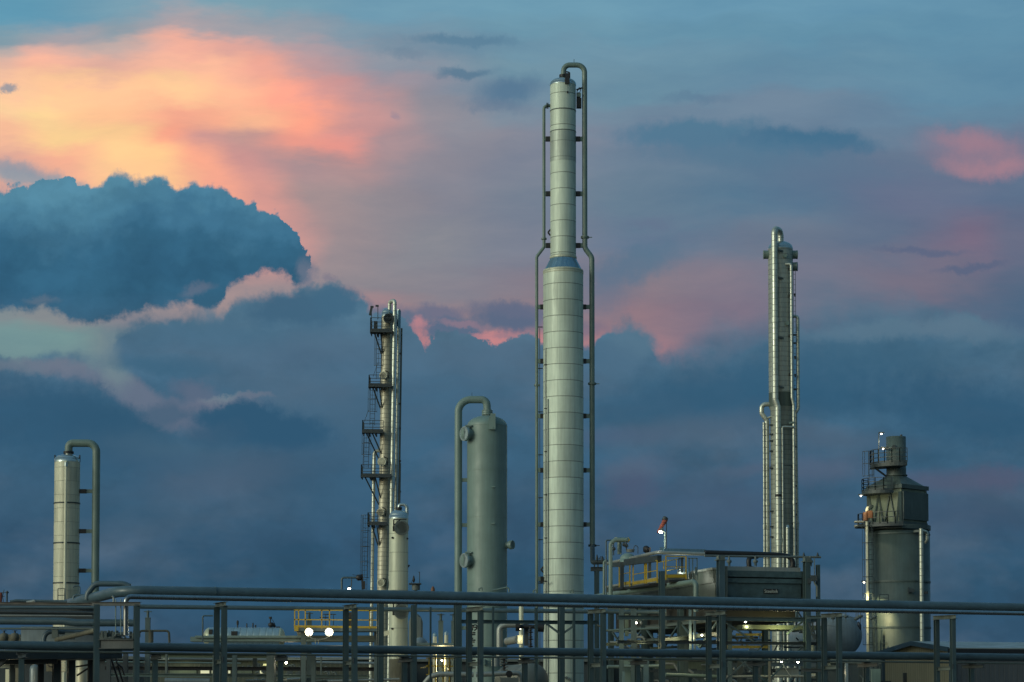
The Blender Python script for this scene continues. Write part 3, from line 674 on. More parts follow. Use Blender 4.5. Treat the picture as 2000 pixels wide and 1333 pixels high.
# ================================================================== C: small insulated vessel in front of the slim column
def col_C():
    Y = 158; L = Lift(Y); s = L.s; cx = L.x(778.6); r = 18.6 * s
    t = thing('process_column', (cx, Y, 0), 'small pale jacketed column with a silver dome, in front of the slim column with platforms', 'column')
    m = MB(); m.lathe((cx, Y, L.z(1288)), [(r, 0), (r, L.z(1012) - L.z(1288))]); m.build('shell', M_COLC, t)
    m = MB(); m.lathe((cx, Y, 0), [(r * .96, 0), (r * .96, L.z(1288))]); m.build('skirt', M_BROWN, t)
    m = MB(); m.lathe((cx, Y, L.z(1014)), [(r * 1.02, 0), (r * 1.02, 5 * s)] + [(a * 1.0, b + 5 * s) for a, b in dome(r, 13 * s, 8)]); m.build('head', M_HEAD, t)
    nx = L.x(779)
    m = MB(); m.cyl((nx, Y, L.z(998)), (nx, Y, L.z(993)), 4 * s); flange(m, (nx, Y, L.z(993.5)), 6 * s, .16); m.build('nozzle', M_BLACK, t)
    m = MB(); m.tube([(nx, Y, L.z(993)), (nx + .02, Y, L.z(986)), (L.x(794.5), Y, L.z(986)), (L.x(794.5), Y, L.z(1006))], 3.4 * s, 14, bend=.26); m.build('overhead_pipe', M_HEAD, t)
    for py in (1034, 1197):
        c = (L.x(784.5), Y - r * .90, L.z(py))
        q = manway(t, c, (.10, -.99, 0), 14.2 * s, .55, M_MAN, M_MAN, 18, False)
        m = MB(); zt = L.z(py - 17)
        m.bar((L.x(770), Y - r - .2, zt), (L.x(795), Y - r - .2, zt), .07); m.bar((L.x(770), Y - r - .2, zt), (L.x(770), Y - r - .1, L.z(py - 2)), .09)
        m.bar((L.x(771), Y - r - .2, L.z(py - 6)), (L.x(783), Y - r - .2, zt), .07); m.box((L.x(770), Y - r - .15, L.z(py + 1)), (.14, .2, .35)); m.build('davit', M_BLACK, t)
    for px_, py in ((767, 1052), (796, 1053), (767, 1229)):
        m = MB(); x = L.x(px_); yy = Y - math.sqrt(max(.02, r * r - (x - cx) ** 2)); m.cyl((x, yy + .05, L.z(py)), (x, yy - .12, L.z(py)), .07, n=10); m.build('plug', M_BLACK, t)
    m = MB(); m.tube([(L.x(797), Y, L.z(1105)), (L.x(799), Y, L.z(1107))], .1); m.build('nozzle_stub', M_BLACK, t)
    m = MB(); m.bar((L.x(741), Y, L.z(1242)), (L.x(762), Y, L.z(1235)), .25, .3); m.build('support_arm', M_CREAM, t)
col_C()

# ================================================================== B: slim column with platforms and caged ladders
def col_B():
    Y = 205; L = Lift(Y, 1300); s = L.s; bx = L.x(743.6)
    t = thing('process_column', (bx, Y, 0), 'slim ringed column hung with dark platforms and caged ladders, left of centre', 'column')
    lean = .016
    def Xl(px, py): return bx + (px - (743.6 + lean * (1402 - py))) * s
    r = 11.6 * s; r2 = 10.2 * s
    m = MB(); m.lathe((bx, Y, L.z(1010)), [(r * .95, 0), (r * .92, L.z(618) - L.z(1010))], 32); m.build('shell', M_COLB, t)
    m = MB(); m.lathe((bx, Y, 0), [(r * .98, 0), (r * .98, L.z(1010) - .1), (r * .95, L.z(1010))], 32); m.build('lower_shell', M_COLB, t)
    m = MB(); m.lathe((bx, Y, L.z(619)), [(r * .96, 0), (r * .96, .3)] + [(a * .96, b + .3) for a, b in dome(r, 9 * s, 8)], 32); m.build('head', M_HEAD, t)
    # overhead pipe looping over to the front right
    xa = Xl(771, 640)
    m = MB(); m.tube([(Xl(761, 600), Y - .1, L.z(612)), (Xl(761, 600), Y - .1, L.z(590)), (xa, Y - .75, L.z(590)), (xa, Y - .75, .4)], 3.8 * s, 14, bend=.26); q = m.build('overhead_pipe', M_PIPEF, t)
    m = MB(); m.cyl((xa, Y - .75, L.z(1180)), (xa, Y - .75, L.z(1184)), 4.6 * s, n=16); m.cyl((xa, Y - .75, L.z(956)), (xa, Y - .75, L.z(961)), 4.6 * s, n=16); m.build('joint_collar', M_PIPEF, q)
    xr = Xl(778, 640)
    m = MB(); m.tube([(xr, Y + .2, L.z(604)), (xr, Y + .2, .4)], 3.4 * s, 12); m.build('riser_pipe', M_PIPEF, t)
    m = MB(); m.cyl((xr, Y + .2, L.z(606)), (xr, Y + .2, L.z(640)), 4.4 * s, n=14); m.build('expansion_box', M_CONE, t)
    m = MB(); m.tube([(Xl(783, 700), Y + .3, L.z(640)), (Xl(783, 700), Y + .3, .4)], .09, 8); q = m.build('conduit', M_MAN, t)
    for py in (690, 788, 836, 900, 960):
        m = MB(); m.box((Xl(781, py), Y + .2, L.z(py)), (4 * s, .2, 3 * s)); m.build('clip', M_BLACK, q)
    xt = Xl(781, 960); m = MB(); m.tube([(xt, Y - .2, L.z(905)), (xt, Y - .2, L.z(985))], 1.6 * s, 8); m.build('gauge_column', M_MAN, t)
    # left downcomer
    xl = Xl(728.6, 1000)
    m = MB(); m.tube([(bx - r * .5, Y, L.z(881)), (xl, Y, L.z(881)), (xl, Y, .4)], 3.3 * s, 12, bend=.4); m.build('downcomer_pipe', M_PIPEF, t)
    # manways
    for py, rr, mt, dx in ((626, 9.5, M_DARK, 2.0), (737, 7.6, M_CREAM, -2.6), (905, 8.4, M_CREAM, -3.0), (1003, 7.6, M_COLB, -4.0), (1140, 7.5, M_CREAM, -1.0)):
        cc = (bx + dx * s + (1.0 if py == 626 else 0) * s, Y - r * .7, L.z(py))
        q = manway(t, cc, (-.12 if py > 700 else .02, -.99, 0), rr * s, .75, M_DARK if py == 626 else M_COLB, mt, 12, False)
        m = MB(); cx_ = cc[0]; m.tube([(cx_ + rr * s * 1.0, cc[1] - .3, L.z(py + 6)), (cx_ + rr * s * 1.15, cc[1] - .3, L.z(py - 7)), (cx_ + rr * s * .2, cc[1] - .5, L.z(py - rr * 1.25))], .045, 6, bend=.2); m.build('davit', M_BLACK, q)
    # platforms: (py_floor, px_left, px_right, py_railtop)
    for py, pl, pr, pt in ((651, 725, 768, 627), (757, 722, 767, 738), (846, 709.5, 750, 826), (932, 707, 766, 912), (1025, 720, 758, 1005)):
        x0, x1, z = Xl(pl, py), Xl(pr, py), L.z(py); y0 = Y - r - 1.0; y1 = Y + .6; h = L.z(pt) - z
        m = MB(); m.box(((x0 + x1) / 2, (y0 + y1) / 2 - .2, z), (x1 - x0, y1 - y0, .09)); m.box(((x0 + x1) / 2, y0 - .15, z - .08), (x1 - x0, .08, .26)); m.box((x0, (y0 + y1) / 2, z - .08), (.08, y1 - y0, .26))
        for k in (.3, .62): m.box((x0 + (x1 - x0) * k, (y0 + y1) / 2, z - .2), (.12, y1 - y0, .2))
        q = m.build('platform', M_DARK, t)
        m = MB(); railing(m, [(x0, y1, z), (x0, y0, z), (x1, y0, z)], h, .024, .85, (1.0, .66, .33)); m.build('railing', M_DARK, q)
        m = MB()
        m.bar((x0 + .3, y0 + .6, z - .1), (bx - r * .9, Y - .2, z - 1.9 - (.6 if pl < 710 else 0)), .09); m.bar((x0 + (x1 - x0) * .45, y0 + .3, z - .1), (bx - r * .6, Y - .4, z - 1.9), .09)
        m.build('brace', M_DARK, q)
    m = MB()
    m.box((Xl(735, 635), Y - r - .6, L.z(640)), (.32, .3, .7)); m.build('junction_box', M_DARK, t)
    for pl, pr, p0, p1 in ((736, 744, 742, 652), (723, 732, 832, 757), (710.5, 720.5, 916, 846), (708, 718, 1156, 1008)):
        lx = Xl((pl + pr) / 2, (p0 + p1) / 2); z0, z1 = L.z(p0), L.z(p1)
        m = MB(); ladder(m, lx, Y - .2, z0, z1, .42, .02, .42); q = m.build('ladder', M_DARK, t)
        m = MB(); cage(m, lx, Y - .25, z0 + 1.2, z1, .40, 1.25, .014); m.build('cage', M_DARK, q)
    # flare-out of the cages above the platforms, lit lamp arms on top
    m = MB(); m.bar((Xl(729, 735), Y - .5, L.z(738)), (Xl(738, 715), Y - .5, L.z(712)), .035); m.bar((Xl(712, 826), Y - .5, L.z(826)), (Xl(720, 800), Y - .5, L.z(803)), .035); m.bar((Xl(709, 912), Y - .5, L.z(912)), (Xl(711, 880), Y - .5, L.z(860)), .035); m.build('cage_flare', M_DARK, t)
    for px_, py0, py1 in ((727, 630, 606), (739.5, 630, 604)):
        m = MB(); m.bar((Xl(px_, py0), Y - r - .9, L.z(py0)), (Xl(px_, py1), Y - r - .9, L.z(py1)), .06)
        if px_ < 730: m.bar((Xl(724, 623), Y - r - .9, L.z(622)), (Xl(727.5, 607), Y - r - .9, L.z(606)), .2, .16)
        m.box((Xl(px_ + (1 if px_ < 730 else -1.5), py1), Y - r - .9, L.z(py1 - .5)), (.28, .2, .14)); m.build('lamp_arm', M_DARK, t)
    t.rotation_euler = (0, math.atan(.0132), 0)
col_B()

# ================================================================== F: right-hand column bundled with jacketed risers
def col_F():
    Y = 215; L = Lift(Y, 800); s = L.s; cx = L.x(1526); r = 24.3 * s
    t = thing('process_column', (cx, Y, 0), 'tall ringed column bundled with vertical jacketed pipes, right of the tallest one', 'column')
    m = MB(); m.lathe((cx, Y, L.z(768)), [(r, 0), (r, L.z(487) - L.z(768))]); m.build('upper_shell', M_COLF, t)
    m = MB(); m.lathe((cx, Y, L.z(796)), [(r * 1.0, 0), (r * 1.0, L.z(768) - L.z(796))]); m.build('bare_band', M_BAND, t)
    m = MB(); m.lathe((cx, Y, 0), [(r * .88, 0), (r * .88, L.z(796) - .3), (r, L.z(796))]); m.build('lower_shell', M_COLF, t)
    m = MB(); m.lathe((cx, Y, L.z(488)), [(r * 1.01, 0), (r * 1.01, .12)] + [(a, b + .12) for a, b in dome(r, 14 * s, 8)]); m.build('head', M_HEAD, t)
    fy = Y - r - .35
    xa, xb = L.x(1510.8), L.x(1515.6)
    m = MB(); m.tube([(L.x(1526), Y - .2, L.z(478)), (L.x(1526), Y - .2, L.z(453)), (xa, fy, L.z(453)), (xa, fy, L.z(785)), (xb, fy, L.z(800)), (xb, fy, .3)], 6.1 * s, 18, bend=.5); q = m.build('overhead_pipe', M_PIPEF, t)
    for py, xx in ((632, xa), (1058, xb)):
        m = MB(); m.cyl((xx, fy, L.z(py + 5)), (xx, fy, L.z(py - 5)), 7 * s, n=18); m.build('joint_collar', M_PIPEF, q)
    m = MB(); m.cyl((xb, fy, L.z(974)), (xb, fy, L.z(969)), 6.3 * s, n=18); m.build('bare_joint', M_BLACK, q)
    for px_, py, ax, rr in ((1503, 498, (-1, 0, 0), 8.3), (1549, 498, (1, 0, 0), 8.3), (1549, 521.5, (1, -.25, 0), 8.6)):
        m = MB(); c = Vector((L.x(px_), Y, L.z(py))); a = Vector(ax).normalized(); m.cyl(c - a * .2, c + a * .42, rr * s, n=24); m.cyl(c + a * .42, c + a * .50, rr * s * 1.06, n=24); m.build('manway', M_PIPEG, t)
    for px_, py in ((1532, 505), (1536, 636)):
        x = L.x(px_); yy = Y - math.sqrt(r * r - (x - cx) ** 2); m = MB(); m.cyl((x, yy + .1, L.z(py)), (x, yy - .2, L.z(py)), 4 * s, n=16); m.build('hand_hole', M_PIPEG, t)
    # right-front riser
    x1 = L.x(1544); y1 = Y - r * .8
    m = MB(); m.tube([(L.x(1533), y1 - .1, L.z(521)), (x1, y1 - .25, L.z(521)), (x1, y1 - .25, L.z(780)), (L.x(1547), y1 - .25, L.z(795)), (L.x(1547), y1 - .25, .3)], 2.9 * s, 12, bend=.2); q = m.build('riser_pipe', M_PIPEF, t)
    m = MB(); m.cyl((L.x(1547), y1 - .25, L.z(981)), (L.x(1547), y1 - .25, L.z(986)), 3.8 * s, n=14); m.build('joint_collar', M_PIPEF, q)
    # right outer riser
    x2, x3 = L.x(1558.8), L.x(1556)
    m = MB(); m.tube([(L.x(1546), Y - .2, L.z(622)), (L.x(1549), Y - .2, L.z(619)), (x2, Y - .2, L.z(619)), (x2, Y - .2, L.z(798)), (L.x(1553.5), Y - .2, L.z(808)), (L.x(1555), Y - .2, L.z(1020)), (x3, Y - .2, .3)], 3.2 * s, 12, bend=.3); q = m.build('outer_riser', M_PIPEF, t)
    m = MB(); m.cyl((L.x(1555), Y - .2, L.z(1020)), (L.x(1555), Y - .2, L.z(1030)), 4 * s, n=14); m.build('joint_collar', M_PIPEF, q)
    for py in (655, 671, 761):
        m = MB(); m.box((L.x(1552.5), Y - .1, L.z(py)), (9 * s, .16, 3.2 * s)); m.build('bracket', M_DARK, t)
    for py in (530, 582, 660, 735): 
        m = MB(); m.box((L.x(1541), Y - r * .9, L.z(py)), (3 * s, .2, 5 * s)); m.build('clip', M_BLACK, t)
    for py in (495, 548, 664, 760):
        m = MB(); m.bar((L.x(1518), fy, L.z(py)), (L.x(1529), Y - r * .9, L.z(py + 1)), .16); m.build('guide_strut', M_MAN, t)
    # left loop and lower left risers
    x4 = L.x(1497.5)
    m = MB(); m.tube([(L.x(1506), Y, L.z(790)), (L.x(1487.5), Y, L.z(790)), (L.x(1487.5), Y, L.z(808)), (x4, Y, L.z(822)), (x4, Y, .3)], 4.6 * s, 16, bend=.42); q = m.build('side_loop', M_PIPEF, t)
    m = MB(); m.cyl((x4, Y, L.z(982)), (x4, Y, L.z(987)), 5.6 * s, n=16); m.build('joint_collar', M_PIPEF, q)
    m = MB(); m.tube([(L.x(1498), Y - .3, L.z(818)), (L.x(1508), Y - .3, L.z(814))], 2 * s); m.build('loop_drain', M_PIPEF, q)
    m = MB(); m.tube([(L.x(1491), Y - .2, L.z(826)), (L.x(1491), Y - .2, .3)], 2.1 * s, 10); q = m.build('left_riser', M_PIPEF, t)
    m = MB(); m.cyl((L.x(1491), Y - .2, L.z(1026)), (L.x(1491), Y - .2, L.z(1034)), 2.8 * s, n=12); m.build('joint_collar', M_PIPEF, q)
    for py in (832, 850, 863, 883, 916, 1000, 1030, 1050):
        m = MB(); m.box((L.x(1505), Y - .5, L.z(py)), (7 * s, .16, 3 * s)); m.build('bracket', M_DARK, t)
    m = MB(); m.tube([(L.x(1546), y1 - .4, L.z(838)), (L.x(1524), y1 - .6, L.z(838)), (L.x(1524.5), y1 - .6, .3)], 2.3 * s, 10, bend=.15); q = m.build('cross_pipe', M_PIPEF, t)
    m = MB(); m.cyl((L.x(1524.5), y1 - .6, L.z(980)), (L.x(1524.5), y1 - .6, L.z(984)), 3 * s, n=12); m.build('joint_collar', M_PIPEF, q)
    m = MB(); m.cyl((L.x(1538), y1 - .3, L.z(831)), (L.x(1547), y1 - .3, L.z(829)), 2.8 * s, n=12); m.build('valve', M_PIPEG, t)
    m = MB(); m.tube([(L.x(1533), fy, L.z(1031)), (L.x(1533), fy, .3)], 3.6 * s, 12); q = m.build('short_riser', M_PIPEF, t)
    m = MB(); m.lathe((L.x(1533), fy, L.z(1034)), [(3.7 * s, 0), (3.7 * s, .15)] + [(a, b + .15) for a, b in dome(3.7 * s, .15, 4)], 14); m.build('cap', M_HEAD, q)
    m = MB(); ladder(m, L.x(1551), Y - .9, 0, L.z(520), .18, .02, .5); m.build('ladder', M_MAN, t)
    for py in (578, 700, 735):
        m = MB(); m.tube([(L.x(1550), Y - .6, L.z(py)), (L.x(1553.5), Y - .6, L.z(py - 2)), (L.x(1552), Y - .6, L.z(py + 4))], .07, 6, bend=.05); m.build('cable_hook', M_BLACK, t)
    for py in (876, 915, 952, 986, 1008, 1025):
        m = MB(); m.box((L.x(1543.5 if py % 2 else 1551), Y - r, L.z(py)), (2.6 * s, .2, 3 * s)); m.build('clip', M_BLACK, t)
    m = MB(); m.ring((cx, Y, L.z(912)), r * .875, .04, .06); m.build('band', M_DARK, t)
col_F()

# ================================================================== G: heater with square convection box and stack
def heater():
    Y = 190; L = Lift(Y); s = L.s; cx = L.x(1753.8); r = 62 * s
    t = thing('fired_heater', (cx, Y, 0), 'dark green cylindrical heater with a square box and a short stack on top, far right', 'heater')
    m = MB(); m.lathe((cx, Y, 0), [(r, 0), (r, L.z(1040)), (.3, L.z(1040) + .05)], 64); m.build('shell', M_HEAT, t)
    for py, k, h in ((1037, 1.03, .35), (1047, 1.015, .1), (1140, 1.015, .14), (1229, 1.015, .14)):
        m = MB(); m.ring((cx, Y, L.z(py)), r * .99, r * (k - .99), h, 64); m.build('band', M_HEAT, t)
    # convection box turned about 38 degrees
    a = R(43); hs = 3.42; zc0, zc1 = L.z(1037), L.z(960); bxc = L.x(1754)
    m = MB(); m.box((bxc, Y, (zc0 + zc1) / 2), (hs, hs, zc1 - zc0), a); q = m.build('convection_box', M_HEATL, t)  # box painted paler so that its left face looks lit
    ex = Vector((math.cos(a), math.sin(a), 0)); ey = Vector((-math.sin(a), math.cos(a), 0)); c0 = Vector((bxc, Y, 0))
    # right (front-right) face: -ey side ; left face: -ex side
    m = MB(); m.box(c0 - ey * (hs / 2 + .07) + ex * .05 + Vector((0, 0, L.z(992))), (hs * .97, .16, 54 * s), a); m.build('header_box', M_HEAT, q)
    m = MB(); m.box(c0 - ey * (hs / 2 + .02) + Vector((0, 0, L.z(1030))), (hs * 1.0, .08, 14 * s), a); m.build('lower_plate', M_HEAT, q)
    m = MB(); m.box(c0 + Vector((0, 0, L.z(955))), (hs * 1.07, hs * 1.07, 8 * s), a); m.build('roof_rim', M_HEAT, q)
    # V braces on the left face
    m = MB(); fc = c0 - ex * (hs / 2 + .06); zt, zb = L.z(966), L.z(1034)
    for u0, u1 in ((1.6, 1.1), (.6, 1.1), (.6, .05), (-.6, .05), (-.6, -1.2), (-1.55, -1.2)):
        m.bar(fc + ey * u0 + Vector((0, 0, zt)), fc + ey * u1 + Vector((0, 0, zb)), .14, .1)
    for u in (1.68, -1.62): m.bar(fc + ey * u + Vector((0, 0, zt)), fc + ey * u + Vector((0, 0, zb)), .2, .14)
    m.build('brace', M_HEAT, q)
    # transition hood: square to round
    rs = 19.2 * s; sx = L.x(1752); zt = L.z(931); zb = L.z(952); N = 48; vs = []
    for k in range(N):
        th = 2 * math.pi * k / N; d = Vector((math.cos(th), math.sin(th), 0)); lx, ly = d.dot(ex), d.dot(ey); kk = hs * .53 / max(abs(lx), abs(ly)); vs.append(c0 + Vector((-.1, 0, 0)) + d * kk + Vector((0, 0, zb)))
    for k in range(N):
        th = 2 * math.pi * k / N; vs.append(Vector((sx + rs * math.cos(th), Y + rs * math.sin(th), zt)))
    m = MB(); m.add(vs, [(i, (i + 1) % N, N + (i + 1) % N, N + i) for i in range(N)]); m.build('hood', M_HEAT, t)
    m = MB(); m.lathe((sx, Y, zt), [(rs, 0), (rs, L.z(854) - zt), (rs * .96, L.z(854) - zt), (rs * .96, L.z(858) - zt), (.05, L.z(858) - zt)], 40, smooth=True); q = m.build('stack', M_HEAT, t)
    m = MB(); m.ring((sx, Y, zt + .02), rs * .98, .12, .1); m.build('rim', M_HEAT, q)
    m = MB(); m.tube([(L.x(1760), Y - rs * .7, L.z(856)), (L.x(1760), Y - rs * .7, L.z(851))], .1); m.build('lug', M_DARK, q)
    for px_, py in ((1744, 875), (1731, 878)):
        m = MB(); x = L.x(px_); m.cyl((x, Y - rs * .75, L.z(py)), (x, Y - rs * 1.25, L.z(py)), .14, n=12); m.build('sample_port', M_DARK, q)
    # platforms
    def arc(cx_, cy, rad, a0, a1, z, n=10): return [Vector((cx_ + rad * math.cos(R(a0 + (a1 - a0) * i / n)), cy + rad * math.sin(R(a0 + (a1 - a0) * i / n)), z)) for i in range(n + 1)]
    def ringdeck(cx_, cy, ri, ro, a0, a1, z, th=.12, n=14):
        m = MB(); I = arc(cx_, cy, ri, a0, a1, z, n); O = arc(cx_, cy, ro, a0, a1, z, n); vs = I + O + [v - Vector((0, 0, th)) for v in I + O]; k = n + 1
        fs = []
        for i in range(n): fs += [(i, i + 1, k + i + 1, k + i), (2 * k + i, 3 * k + i, 3 * k + i + 1, 2 * k + i + 1), (k + i, k + i + 1, 3 * k + i + 1, 3 * k + i), (i, 2 * k + i, 2 * k + i + 1, i + 1)]
        fs += [(0, k, 3 * k, 2 * k), (n, 2 * k + n, 3 * k + n, k + n)]
        m.add(vs, fs); return m
    z = L.z(908)
    m = ringdeck(sx, Y, rs, rs + 1.35, 150, 285, z, .3); m.bar((sx - 1.9, Y - .6, z - .3), (sx - rs * .8, Y - .4, z - 1.2), .25, .1); q = m.build('stack_platform', M_DARK, t)
    m = MB(); railing(m, arc(sx, Y, rs + 1.33, 150, 285, z, 8), L.z(881) - z, .026, 3, (1, .7, .38)); m.build('railing', M_DARK, q)
    z = L.z(963)
    m = ringdeck(L.x(1722), Y - 1.0, .2, 1.75, 120, 290, z, .26); m.box((L.x(1722), Y - .4, z - .13), (1.6, 2.2, .24)); q = m.build('box_platform', M_DARK, t)
    pr = arc(L.x(1722), Y - 1.0, 1.72, 125, 285, z, 7); m = MB(); railing(m, pr, L.z(939) - z, .026, 3, (1, .68, .36)); m.build('railing', M_DARK, q)
    m = MB(); m.box((L.x(1732), Y - 2.1, L.z(948)), (12 * s, .08, 24 * s)); m.build('gate_panel', M_HEAT, q)
    z = L.z(1029)
    m = ringdeck(cx, Y, 1.6, r + .85, 185, 268, z, .2); m.box((L.x(1683), Y - 1.2, z - .1), (1.2, 1.8, .18)); q = m.build('shell_platform', M_DARK, t)
    m = MB(); railing(m, [(L.x(1676), Y, z)] + arc(cx, Y, r + .8, 193, 268, z, 7), L.z(1006) - z, .028, 3, (1, .55)); m.build('railing', M_DARK, q)
    # ladders + cages
    for px_, p0, p1, yy in ((1692, 962, 886, Y - 1.2), (1687, 1290, 1032, Y - 2.1)):
        lx = L.x(px_); m = MB(); ladder(m, lx + .35, yy + .3, L.z(p0), L.z(p1), .4, .02, .4); q = m.build('ladder', M_DARK, t)
        m = MB(); cage(m, lx, yy, L.z(p0) + 1.2, L.z(p1), .42, 1.3, .016); m.build('cage', M_DARK, q)
    m = MB(); m.tube([(L.x(1697), Y - 1.4, L.z(995)), (L.x(1686), Y - 2.2, L.z(997)), (L.x(1686), Y - 2.2, .3)], 3 * s, 12, bend=.3); q = m.build('feed_pipe', M_CREAM, t)
    m = MB(); m.tube([(L.x(1699), Y - 1.4, L.z(993)), (L.x(1696), Y - 1.6, L.z(993)), (L.x(1689), Y - 2.0, L.z(998))], 3.6 * s, 12); m.build('elbow_lagging', M_HEAD, q)
    for i, py in enumerate((1023, 1031)):
        m = MB(); m.cyl((L.x(1664), Y - 1.5, L.z(py)), (L.x(1697), Y - 1.3, L.z(py - 1)), 2.6 * s, n=12); m.build('side_nozzle', M_GALV, t)
    m = MB(); m.cyl((L.x(1683), Y - 2.3, L.z(1022)), (L.x(1683), Y - 2.3, L.z(1006)), .22, n=10); m.box((L.x(1690), Y - 2.3, L.z(1010)), (.5, .3, .6)); m.build('control_valve', M_ORNG, t)
    # white ribbed pipe on the front
    m = MB(); m.tube([(L.x(1799), Y - 2.2, L.z(1064)), (L.x(1801), Y - 2.4, L.z(1060)), (L.x(1801), Y - 2.4, L.z(1044)), (L.x(1791), Y - r, L.z(1042))], 3 * s, 12, bend=.25); m.build('vent_elbow', M_PIPEF, t)
    m = MB(); m.cyl((L.x(1786.8), Y - r - .4, .3), (L.x(1786.8), Y - r - .4, L.z(1038)), 4.1 * s, n=16); q = m.build('steam_pipe', M_PIPEF, t)
    m = MB(); m.bar((L.x(1775), Y - r, L.z(1043)), (L.x(1784), Y - r - .3, L.z(1043)), .18); m.build('strut', M_HEAT, q)
    m = MB(); m.box((L.x(1768), Y - r - .15, L.z(1157)), (.4, .3, .25)); m.box((L.x(1763), Y - r - .12, L.z(1157)), (.08, .2, .5)); m.build('peep_door', M_DARK, t)
    m = MB(); m.box((L.x(1797), Y - r * .85, L.z(1161)), (.4, .3, .2)); m.build('peep_door', M_DARK, t)
    m = MB()
    for px_ in (1696, 1704, 1712): m.bar((L.x(px_), Y - 2.3, 0), (L.x(px_), Y - 2.3, L.z(1232)), .12)
    m.bar((L.x(1690), Y - 2.3, L.z(1258)), (L.x(1722), Y - 2.4, L.z(1258)), .06); m.build('stiffener', M_HEAT, t)
    m = MB(); railing(m, [(L.x(1705), Y - 3.3, L.z(1180)), (L.x(1722), Y - 3.3, L.z(1180))], .6, .03, .5); m.build('guard_rail', M_DARK, t)
    return t
heater()
def pole_lamp(px, py, pyb, Y, label, head=1, e=60, group=None, post=True, size=.085):
    L = Lift(Y, py); x = L.x(px)
    t = thing('lamp', (x, Y, L.z(pyb)), label, 'lamp', group)
    if post:
        m = MB(); m.cyl((x - head * .22, Y, L.z(pyb)), (x - head * .22, Y, L.z(py) + .05), .035, n=8); m.build('pole', M_DARK, t)
    m = MB(); m.box((x, Y, L.z(py) + .06), (.42, .26, .09)); h = m.build('lamp_head', M_DARK, t)
    m = MB(); m.lathe((x, Y, L.z(py) - .06), [(.001, -.05), (size * .7, -.02), (size, .05)], 14); m.build('lens', M_LAMPS, h)
    if e: lamp_light((x, Y - .4, L.z(py) - .7), e, parent=t, size=.1)
    return t
pole_lamp(1721.5, 847, 908, 187.2, 'small lit lamp on a thin pole above the heater stack platform', 1, 60)
pole_lamp(1681.5, 968, 972, 187.2, 'lit lamp under the left edge of the heater box platform', 1, 90, post=False)
pole_lamp(1725, 876, 880, 187.6, 'tiny lit lamp on the railing beside the heater stack', 1, 10, post=False, size=.07)
t_ = pole_lamp(1687.5, 1137, 1142, 186.6, 'lit lamp shining on the lower heater shell from the ladder', 1, 0, post=False)
lamp_light((P(1689, 1139, 186.2).x, 186.3, P(1689, 1139, 186.2).z), 1100, (1, .85, .4), .12, t_, 58, (P(1703, 1160, 187).x, 187.4, P(1703, 1178, 187).z))

# ================================================================== front pipe rack
RA = R(22); RD = Vector((math.cos(RA), math.sin(RA), 0)); RN = Vector((-math.sin(RA), math.cos(RA), 0))
def RY(px): return 122 * 257 / (257 - (px - 250) * 0.0217)
def yl(px, a, b): return a + (b - a) * px / 2000
upy = lambda px: yl(px, 1148.5, 1188.0)     # main pipe centre line
xs = [250, 600, 1000, 1400, 1800, 2150]
def line(pts, r, name, mat, label, cat='pipe', n=16, bend=None, group=None, parts=None, seams=None):
    m = MB(); m.tube(pts, r, n, bend=bend); o = m.build(name, mat); tag(o, label, cat, group); return o
def pipe_thing(pts, r, mat, label, joints=None, bend=None, n=16, name='pipe', group=None, jm=None, cat='pipe'):
    t = thing(name, Vector(pts[0]) * 1.0, label, cat, group); t.location.z = min(Vector(p).z for p in pts)
    m = MB(); m.tube(pts, r, n, bend=bend); m.build('run', mat, t)
    for c, ax in (joints or []):
        m = MB(); ax = Vector(ax).normalized(); m.cyl(Vector(c) - ax * .05, Vector(c) + ax * .05, r * 1.07, n=n); m.build('joint', jm or mat, t)
    return t
main_pts = [P(px, upy(px), RY(px)) for px in xs]
zpipe = sum(p.z for p in main_pts) / len(main_pts)
left_go = [P(96, 1190, 136), P(236, 1154.5, 121.9)]
t = pipe_thing(left_go + [Vector((p.x, p.y, p.z)) for p in main_pts[1:]], .292, M_RACKL, 'fat blue-grey pipe along the very top of the rack, bending away at its left end', bend=1.3, n=24)
for c in t.children: c.data.materials[0] = M_RACK
jn = [P(p, upy(p), RY(p)) for p in (420, 690, 1090, 1330, 1716)]
for q in jn:
    m = MB(); m.cyl(q - RD * .04, q + RD * .04, .296, n=24); m.build('weld', M_RACK, t)
sh = lambda px, dy=0: P(px, upy(px) + 12.4 * (RY(250) / RY(px)) + dy, RY(px) - .78)
sp_ = [sh(px) for px in (246, 600, 1000, 1400, 1800, 2150)]
c0 = Vector((sp_[0].x, sp_[0].y, P(246, 1241, sp_[0].y).z))
t = pipe_thing([c0] + sp_, .135, M_SHINY, 'slim bright jacketed pipe under the fat top pipe, turning down at its left end', bend=.28, n=16)
# back pipe on its own single posts
bk = [P(262, 1185, 150), P(1000, 1193.2, 154), P(1300, 1196, 156)]
t = pipe_thing(bk, .148, M_RACK, 'thin blue-grey pipe behind the top of the rack, carried on single posts', n=14)
for px in (289, 604, 861, 886):
    Y = 151 + px / 300; q = P(px, 1189 + (px - 262) * .0105, Y)
    t = thing('pipe_support', (q.x, Y, 0), {289: 'single square pipe post between the two leftmost rack frames', 604: 'single square pipe post behind the yellow platform', 861: 'single square pipe post just right of the slim vertical rod', 886: 'single square pipe post hidden close behind the wide rack post'}[px], 'post', 'single posts under the thin pipe')
    m = MB(); m.box((q.x, Y, (q.z - .65) / 2), (.31, .31, q.z - .65)); m.build('post', M_POST, t)
    m = MB(); m.box((q.x, Y, q.z - .62), (.36, .36, .05)); m.cyl((q.x, Y, q.z - .6), (q.x, Y, q.z - .12), .09, n=10); m.box((q.x, Y, q.z - .2), (.5, .2, .05)); m.build('shoe', M_POST, t)
